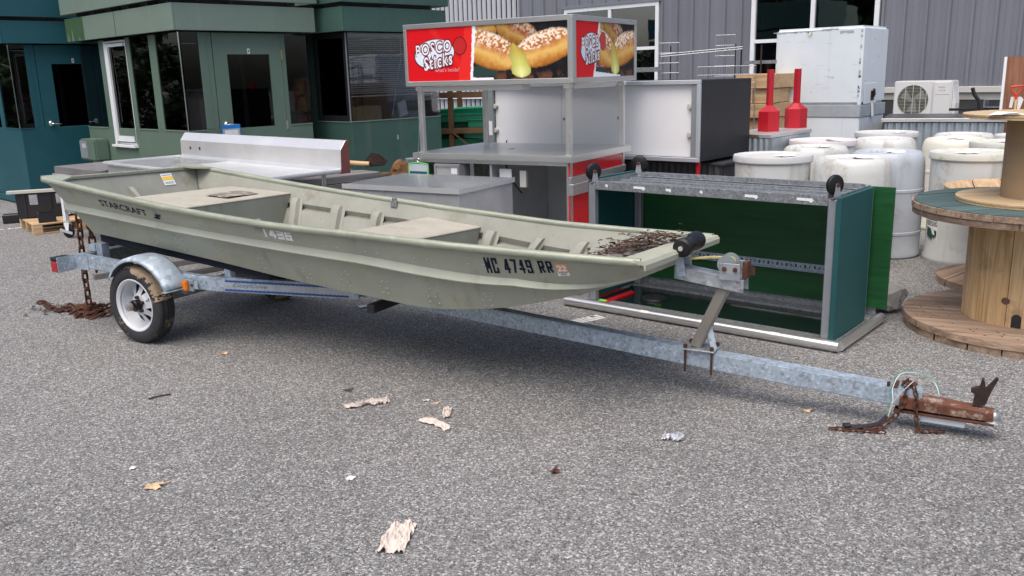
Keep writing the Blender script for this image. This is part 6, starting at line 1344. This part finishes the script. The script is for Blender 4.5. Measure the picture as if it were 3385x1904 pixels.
# ================================================================== timbers, rusty shovel and logs between sink and stand
ti = thing('timber_stack', 'stack of grey weathered timbers behind the sink', 'timber', (-1.55, 8.36, 0), 42)
MB().box(-2.2, .35, .55, .62, 0, .05).build('bearer', grey_w, ti); MB().box(-2.2, .35, .05, .12, 0, .05).build('bearer', grey_w, ti)
zz = .051
for k in range(9):
    hgt = .075; off = random.uniform(-.05, .05) if k < 8 else 0
    for j in range(4):
        w_ = .15; x0_ = -1.0+off+random.uniform(-.03, .03); MB().box(-.55+off+random.uniform(-.05, .05), .38+off+random.uniform(-.05, .03), j*.165, j*.165+w_, zz, zz+hgt-.006).build('timber', grey_w, ti, bevel=.004)
    zz += hgt
shv = thing('rusty_shovel', 'rusty square shovel with wooden handle lying on the grey timbers', 'shovel', (-1.60, 8.86, .732), -4)
q = MB(); q.tube([(-.10, .0, .075), (.06, .0, .055), (.20, 0, .045)], .024, 10); q.build('handle', lumber, shv, smooth=True)
q = MB(); q.prism([(0, .0), (.09, .105), (.16, .09), (.25, .02), (.21, -.03), (.03, -.035)], lambda a, b, t: (a+.13, t+.05*math.sin(a*9), .05+b), 0, .012); q.build('blade', rust_d, shv)
def log(name, label, a, b, r, mt=bark, n=14):
    t = thing(name, label, 'log', a, 0); d = Vector(b)-Vector(a); mb = MB(); rr = random.Random(int(a[0]*1000)); mb.tube([(0, 0, 0), tuple(d*.33+Vector((0, 0, rr.uniform(-.01, .01)))), tuple(d*.66), tuple(d)], [r, r*1.03, r*.98, r*.96], n); mb.build('bark', mt, t, smooth=True)
    dn = d.normalized(); ql = dn.to_track_quat('Z', 'Y').to_euler(); c = MB(); c.lathe([(0, .002), (r*.93, .001)], n); c.build('cut_end', pine_x, t, rot=tuple(math.degrees(v) for v in ql), loc=tuple(d)); c = MB(); c.lathe([(0, -.002), (r*.96, -.001)], n); c.build('cut_end', pine_x, t, rot=tuple(math.degrees(v) for v in ql), loc=(0, 0, 0))
for i, (a, b, r, w_) in enumerate((((-1.12, 9.02, .07), (-.30, 9.45, .07), .07, 'lowest'), ((-1.16, 9.08, .21), (-.35, 9.5, .21), .07, 'second'), ((-1.18, 9.0, .35), (-.4, 9.3, .35), .07, 'third'), ((-1.2, 9.08, .49), (-.45, 9.4, .49), .07, 'fourth'), ((-1.42, 9.02, .625), (-.75, 9.18, .61), .042, 'topmost'))):
    log('firewood_log', 'split brown log in the heap beside the timbers, %s of the heap' % w_, a, b, r)
ch = thing('rotten_stump', 'rotten orange brown wood chunk resting on the log heap', 'wood chunk', (-1.08, 9.0, .30), 30)
bm = bmesh.new(); bmesh.ops.create_icosphere(bm, subdivisions=3, radius=.115); rr = np.random.RandomState(9)
for v in bm.verts: v.co = Vector((v.co.x*1.25, v.co.y*.9, v.co.z*1.2))*(1+.10*rr.randn()*.6+.15*math.sin(v.co.x*30)*math.cos(v.co.z*25))
me = bpy.data.meshes.new('chunk'); bm.to_mesh(me); bm.free(); link('wood', M('rotten wood', (.26, .13, .05), .9, 0, .6, 9, bump=.8, bs=20, dirt=((.05, .02, .012), .45, 8)), None) if False else link('wood', me, M('rotten wood', (.17, .085, .035), .9, 0, .6, 9, bump=.8, bs=20, dirt=((.05, .02, .012), .45, 8)), ch, (0, 0, .35))
pb = MB().box(-.10, .10, -.05, .05, 0, .76).build('grey_case', M('grey case', (.16, .20, .22), .5), loc=(-1.02, 9.62, 0), rot=(0, 0, 20), bevel=.01); tag(pb, 'narrow grey case standing behind the log heap', 'case')
# ================================================================== rack with green plastic behind the stand
rk = thing('storage_rack', 'rusty brown storage rack holding green plastic troughs', 'rack', (-1.5, 13.4, 0), -6)
for x in (0, .62, 1.6, 2.6):
    for y in (0, .9): MB().box(x, x+.07, y, y+.06, 0, 1.75).build('upright', rack_b, rk)
for z in (.40, .78, 1.30): MB().box(.0, 2.67, -.022, -.002, z, z+.07).build('beam', rack_b, rk); MB().box(.0, 2.67, .962, .98, z, z+.07).build('beam', rack_b, rk)
for z in (.40, .78): MB().box(.08, 2.6, .07, .89, z+.06, z+.068).build('shelf', rack_b, rk)
MB().bar((.68, -.03, .80), (1.1, -.03, .45), .02, .02).build('brace', rack_b, rk); MB().bar((1.6, -.03, .80), (1.12, -.03, .45), .02, .02).build('brace', rack_b, rk)
gm = MB(); gm.add([(x, y, z) for x in (-.45, .45) for y, z in ((-.13, .0), (-.10, -.0), (-.07, -.11), (.07, -.11), (.10, 0), (.13, 0), (.13, .006), (.095, .006), (.065, -.104), (-.065, -.104), (-.095, .006), (-.13, .006))], [(k, (k+1) % 12, 12+(k+1) % 12, 12+k) for k in range(12)] + [tuple(range(11, -1, -1)), tuple(range(12, 24))]); gme = gm.mesh('trough')
rr = random.Random(21); places = ['lower shelf', 'upper shelf']
ORD = ['lowest left', 'lowest middle', 'lowest right', 'second layer left', 'second layer middle', 'second layer right', 'top layer left', 'top layer middle', 'topmost skewed']
for z0 in (.47, .85):
    for k in range(9):
        x = (.75, 1.25, 1.75)[k % 3]+rr.uniform(-.1, .1); z = z0+.115+(k // 3)*.085; o = link('green_trough', gme, g_crate, None, (-1.5+x*.994+.05, 13.4-x*.1+.25+rr.random()*.4, z), (rr.uniform(-14, 14)*(k > 5), rr.uniform(-6, 6)*(k > 5), rr.uniform(-16, 16)+(50 if k == 8 else 0)))
        tag(o, 'green plastic trough on the %s rack shelf, %s of the heap' % (places[z0 > .6].split()[0], ORD[k]), 'trough', 'green troughs on the rack')
# ================================================================== lumber and wire shelving behind the display box
lu = thing('lumber_pile', 'pile of sawn timber ends behind the red canisters', 'lumber', (2.72, 10.75, 0), -38)
for k in range(9):
    for j in range(2):
        o = MB().box(-.11, .11, -.4, .4, 0, .165).build('timber', lumber, lu, bevel=.004, loc=(j*.235+.12+random.uniform(-.02, .02), .4+random.uniform(-.05, .05), k*.172), rot=(0, 0, random.uniform(-5, 5)))
def wire_panel(name, label, x, y, z0, w, h, nx, nz, rz, r=.004, legs=True, tiltx=0):
    t = thing(name, label, 'wire shelf', (x, y, 0), rz, rx=0)
    for i in range(nx+1): MB().tube([(w*i/nx, 0, z0), (w*i/nx, 0, z0+h)], r*.7, 5).build('wire', wire_m, t)
    for j in range(nz+1): MB().tube([(0, 0, z0+h*j/nz), (w, 0, z0+h*j/nz)], r, 6).build('rail', wire_m, t)
    if legs:
        for xx in (0, w): MB().tube([(xx, .006, 0), (xx, .006, z0+.02)], .006, 6).build('leg', wire_m, t)
    return t
wire_panel('wire_shelf', 'narrow wire end panel standing beside the first window', 1.84, 10.85, 1.35, .24, .58, 2, 5, -8)
wire_panel('wire_shelf', 'narrow wire end panel behind the lumber pile', 2.62, 11.3, 1.40, .24, .62, 2, 5, -8)
wire_panel('wire_shelf', 'wide wire basket panel leaning over the lumber pile', 2.24, 10.55, 1.45, .68, .19, 8, 2, -3)
tb_ = thing('truss_shelf', 'long wire shelf edge with zigzag truss in front of the wall', 'wire shelf', (1.88, 10.95, 0), -2)
MB().tube([(0, 0, 1.80), (.98, 0, 1.865)], .006, 6).build('rail', wire_m, tb_); MB().tube([(0, 0, 1.775), (.98, 0, 1.84)], .006, 6).build('rail', wire_m, tb_)
zg = MB(); zg.tube([(.98*i/36, 0, 1.7775+.065*i/36+(.022 if i % 2 else 0)) for i in range(37)], .003, 5); zg.build('truss_wire', wire_m, tb_)
for xx in (.12, .90): MB().tube([(xx, .01, 0), (xx, .01, 1.9)], .008, 6).build('leg', rust_d, tb_)
for xx in (.98, 1.22): MB().tube([(xx, .05, 0), (xx, .05, 1.88)], .010, 6).build('leg', rust_d, tb_)
lb2 = thing('steel_rail', 'horizontal grey steel rail standing on posts before the second window', 'rail', (2.95, 11.15, 0), -38)
MB().box(0, .40, 0, .03, 1.66, 1.70).build('bar', g_frame, lb2); MB().tube([(.05, .015, 0), (.05, .015, 1.66)], .012, 6).build('leg', g_frame, lb2)
lb3 = thing('steel_rail', 'horizontal grey steel rail standing on posts before the first window', 'rail', (.80, 11.6, 0), -38)
MB().box(0, 1.35, 0, .03, 1.60, 1.655).build('bar', g_frame, lb3); MB().tube([(.05, .015, 0), (.05, .015, 1.60)], .012, 6).build('leg', g_frame, lb3); MB().tube([(1.3, .015, 0), (1.3, .015, 1.60)], .012, 6).build('leg', g_frame, lb3)
# ================================================================== plywood board, scraper, handle, duct at far right
bd = thing('plywood_board', 'reddish plywood sheet with white edge leaning at the right edge', 'board', (5.62, 10.15, 0), -28, rx=-3)
MB().box(.03, 1.0, 0, .03, .0, 1.66).build('sheet', ply_r, bd); MB().box(0, .0285, -.01, .05, 0, 1.66).build('white_edge', white_frame, bd)
sc_ = thing('ice_scraper', 'red handled scraper with wooden shaft standing against the plywood', 'scraper', (5.70, 9.98, 0), -28)
MB().box(-.012, .012, -.012, .012, 0, 1.21).build('shaft', pine, sc_)
q = MB(); q.tube([(-.055, 0, 1.33), (.055, 0, 1.34), (.045, 0, 1.29), (.0, 0, 1.24), (-.045, 0, 1.28)], .012, 8, closed=True); q.tube([(0, 0, 1.19), (0, 0, 1.25)], .016, 8); q.build('grip', M('orange red grip', (.66, .045, .02), .45), sc_, smooth=True)
q = MB(); q.prism([(-.06, 1.10), (-.05, 1.22), (.05, 1.22), (.075, 1.19), (.04, 1.05), (.02, 1.06), (.02, 1.18), (-.02, 1.18), (-.03, 1.10)], lambda a, b, t: (a, t, b), .014, .018); q.build('wrapper', white_p, sc_)
hc = thing('hand_truck', 'black bent handle of a hand truck before the building base', 'hand truck', (6.06, 11.5, 0), -30)
q = MB(); q.tube([(-.06, 0, 1.29), (-.035, 0, 1.21), (.03, 0, 1.12), (.04, 0, 1.03), (.04, 0, .1)], .024, 10); q.build('handle', black_p, hc, smooth=True)
MB().box(-.31, .06, -.03, .08, 1.0, 1.03).build('crossbar', black_p, hc); MB().box(-.31, .06, -.16, .08, 0, .02).build('toe_plate', black_p, hc)
for xx in (-.33, .08): MB().lathe([(0, -.02), (.09, -.02), (.10, 0), (.09, .02), (0, .02)], 20, (xx, .05, .10), axis='x').build('wheel', rubber, hc, smooth=True)
dt = thing('duct_box', 'open galvanised duct box stacked on a stand before the building', 'duct', (6.21, 11.6, 0), -42)
MB().box(.0, .26, 0, .2, 0, 1.03).build('stand', base_dk, dt); q = MB(); q.box(0, .27, -.01, .2, 1.031, 1.04); q.box(0, .27, -.01, .2, 1.13, 1.14); q.box(0, .01, -.01, .2, 1.041, 1.129); q.box(.26, .27, -.01, .2, 1.041, 1.129); q.build('shell', corr_s, dt)

# ================================================================== small litter on the asphalt
def scrap(name, label, cat, x, y, w, h, rz, mt, seed, amp=.012, n=12, bend=0.0, ragged=.25):
    rr = np.random.RandomState(seed); g1 = rr.rand(n+1, n+1); mb = MB()
    def fn(a, b):
        i, j = int(round(a*n)), int(round(b*n)); wob = (g1[j, i]-.5); e = 1-ragged*abs(math.sin(b*9+seed))*(.5 if abs(a-.5) > .3 else .1)
        return ((a-.5)*w*e + bend*math.sin(b*3.1)*w + wob*w*.03, (b-.5)*h + wob*h*.02, .003+amp*g1[j, i]*(.35+abs(math.sin(a*6+b*4+seed))))
    mb.grid(n, n, fn); o = mb.build(name, mt, loc=(x, y, 0), rot=(0, 0, rz)); return tag(o, label, cat)
scrap('paper_scrap', 'crumpled brown paper towel lying nearest the camera', 'paper scrap', -.434, 2.83, .105, .20, -8, paper_t, 3, .020, 16)
scrap('paper_scrap', 'torn strip of brown paper, leftmost of the three torn strips', 'paper scrap', -.80, 4.16, .045, .13, -62, paper_t, 5, .018, bend=.3)
scrap('paper_scrap', 'darker crumpled half joined to the leftmost torn paper strip', 'paper scrap', -.69, 4.19, .06, .10, -70, paper_t, 6, .022)
scrap('paper_scrap', 'upright torn paper strip, rightmost of the three torn strips', 'paper scrap', -.335, 4.02, .045, .13, -4, paper_t, 8, .018)
scrap('paper_scrap', 'long twisted paper strip below the upright one', 'paper scrap', -.385, 3.87, .045, .18, 48, paper_t, 9, .016, bend=.35)
scrap('paper_scrap', 'small white paper square right of the left leaf', 'paper scrap', -.687, 3.33, .030, .036, -25, white_p, 10, .004, 4, 0, 0)
scrap('paper_scrap', 'tiny white square chip left of the tan leaf', 'paper scrap', -1.652, 3.485, .022, .026, 0, white_p, 11, .006, 4, 0, 0)
scrap('paper_scrap', 'silver and brown wrapper scrap before the trailer tongue', 'wrapper', .70, 3.64, .10, .05, -18, M('silver wrapper', (.52, .53, .56), .35, .5, .3, 20), 12, .020)
scrap('paper_scrap', 'small white card lying under the boat', 'card', -1.06, 6.13, .11, .05, 20, white_p, 13, .012, 6, 0, 0)
scrap('paper_scrap', 'pale blue scrap beside the torn paper strips', 'paper scrap', -.455, 4.20, .035, .022, 10, M('pale blue scrap', (.45, .56, .62), .6), 14, .006, 4)
scrap('paper_scrap', 'white plastic bit lying behind the green cart', 'paper scrap', 2.45, 6.6, .05, .03, 10, M('pinkish scrap', (.5, .35, .3), .8), 15, .01, 5)
def leaf(name, label, x, y, s, rz, mt, seed, curl=.35):
    rr = random.Random(seed); pts = []
    for k in range(22):
        a = 2*math.pi*k/22; rad = s*(.45+.55*abs(math.cos(a*2.5)))*(1.15 if k % 2 else .8)*rr.uniform(.9, 1.1); pts.append((rad*math.cos(a), rad*math.sin(a)*.8, .004+curl*s*abs(math.cos(a))**2*rr.uniform(.5, 1.1)))
    mb = MB(); mb.add([(0, 0, .006)]+pts, [(0, 1+k, 1+(k+1) % 22) for k in range(22)]); mb.tube([(s*.5, 0, .006), (s*1.4, s*.3, .012)], .0012, 4); o = mb.build(name, mt, loc=(x, y, 0), rot=(0, 0, rz)); return tag(o, label, 'leaf')
leaf('dry_leaf', 'curled tan maple leaf on the asphalt at lower left', -1.489, 3.30, .048, 20, leaf_t, 1)
leaf('dry_leaf', 'small dark red leaf on the asphalt in the centre', .156, 3.33, .028, 70, leaf_r, 2, .6)
leaf('dry_leaf', 'orange brown leaf before the trailer tongue at right', 1.392, 3.92, .026, 10, leaf_t, 3)
leaf('dry_leaf', 'pale curled leaf on the asphalt below the boat', -1.763, 5.09, .030, 40, leaf_t, 4, .6)
leaf('dry_leaf', 'brown elongated leaf behind the torn paper strips', -.885, 4.385, .030, 15, leaf_b, 5, .2)
leaf('dry_leaf', 'brown leaf beside the pale blue scrap', -.40, 4.16, .020, 15, leaf_t, 6, .2)
leaf('dry_leaf', 'dark leaf near the chain heap at left', -2.42, 5.98, .022, 15, leaf_b, 7, .3)
stk = MB(); stk.tube([(0, 0, .006), (.05, .03, .008), (.10, .05, .006)], .004, 6); o = stk.build('twig', leaf_b, loc=(-1.92, 4.33, 0), rot=(0, 0, 8)); tag(o, 'short brown twig on the asphalt at left', 'twig')
for i, (x, y, rz, w_) in enumerate(((-2.70, 6.75, 8, 'beyond the chain heap'), (-2.66, 5.66, -4, 'below the chain heap'))):
    o = MB().box(0, .07, 0, .012, 0, .005).build('wood_splinter', trim_l, loc=(x, y, 0), rot=(0, 0, rz)); tag(o, 'pale wood splinter on the asphalt %s' % w_, 'splinter')
hg = MB(); hg.box(0, .23, -.012, -.002, 0, .12); bg_ = thing('blue_pouch', 'clear pouch with blue top hanging from the sage booth door handle', 'pouch', (-3.707, 10.21, 0), 46.4-90)
MB().box(-.062, -.052, .50, .73, .96, 1.10).build('pouch_body', pouch_m, bg_); MB().box(-.064, -.050, .495, .735, 1.075, 1.12).build('pouch_top', blue_b, bg_); MB().box(-.0505, -.0495, .53, .70, .965, 1.055).build('pouch_card', white_p, bg_)
e_ = MB(); e_.tube([(-.055, .50, .96), (-.055, .50, 1.09)], .006, 6); e_.tube([(-.055, .73, .96), (-.055, .73, 1.09)], .006, 6); e_.build('pouch_edge', blue_b, bg_)
e_ = MB(); e_.tube([(-.056, .55, 1.115), (-.052, .60, 1.128), (-.056, .68, 1.115)], .003, 5); e_.build('pouch_loop', white_d, bg_)
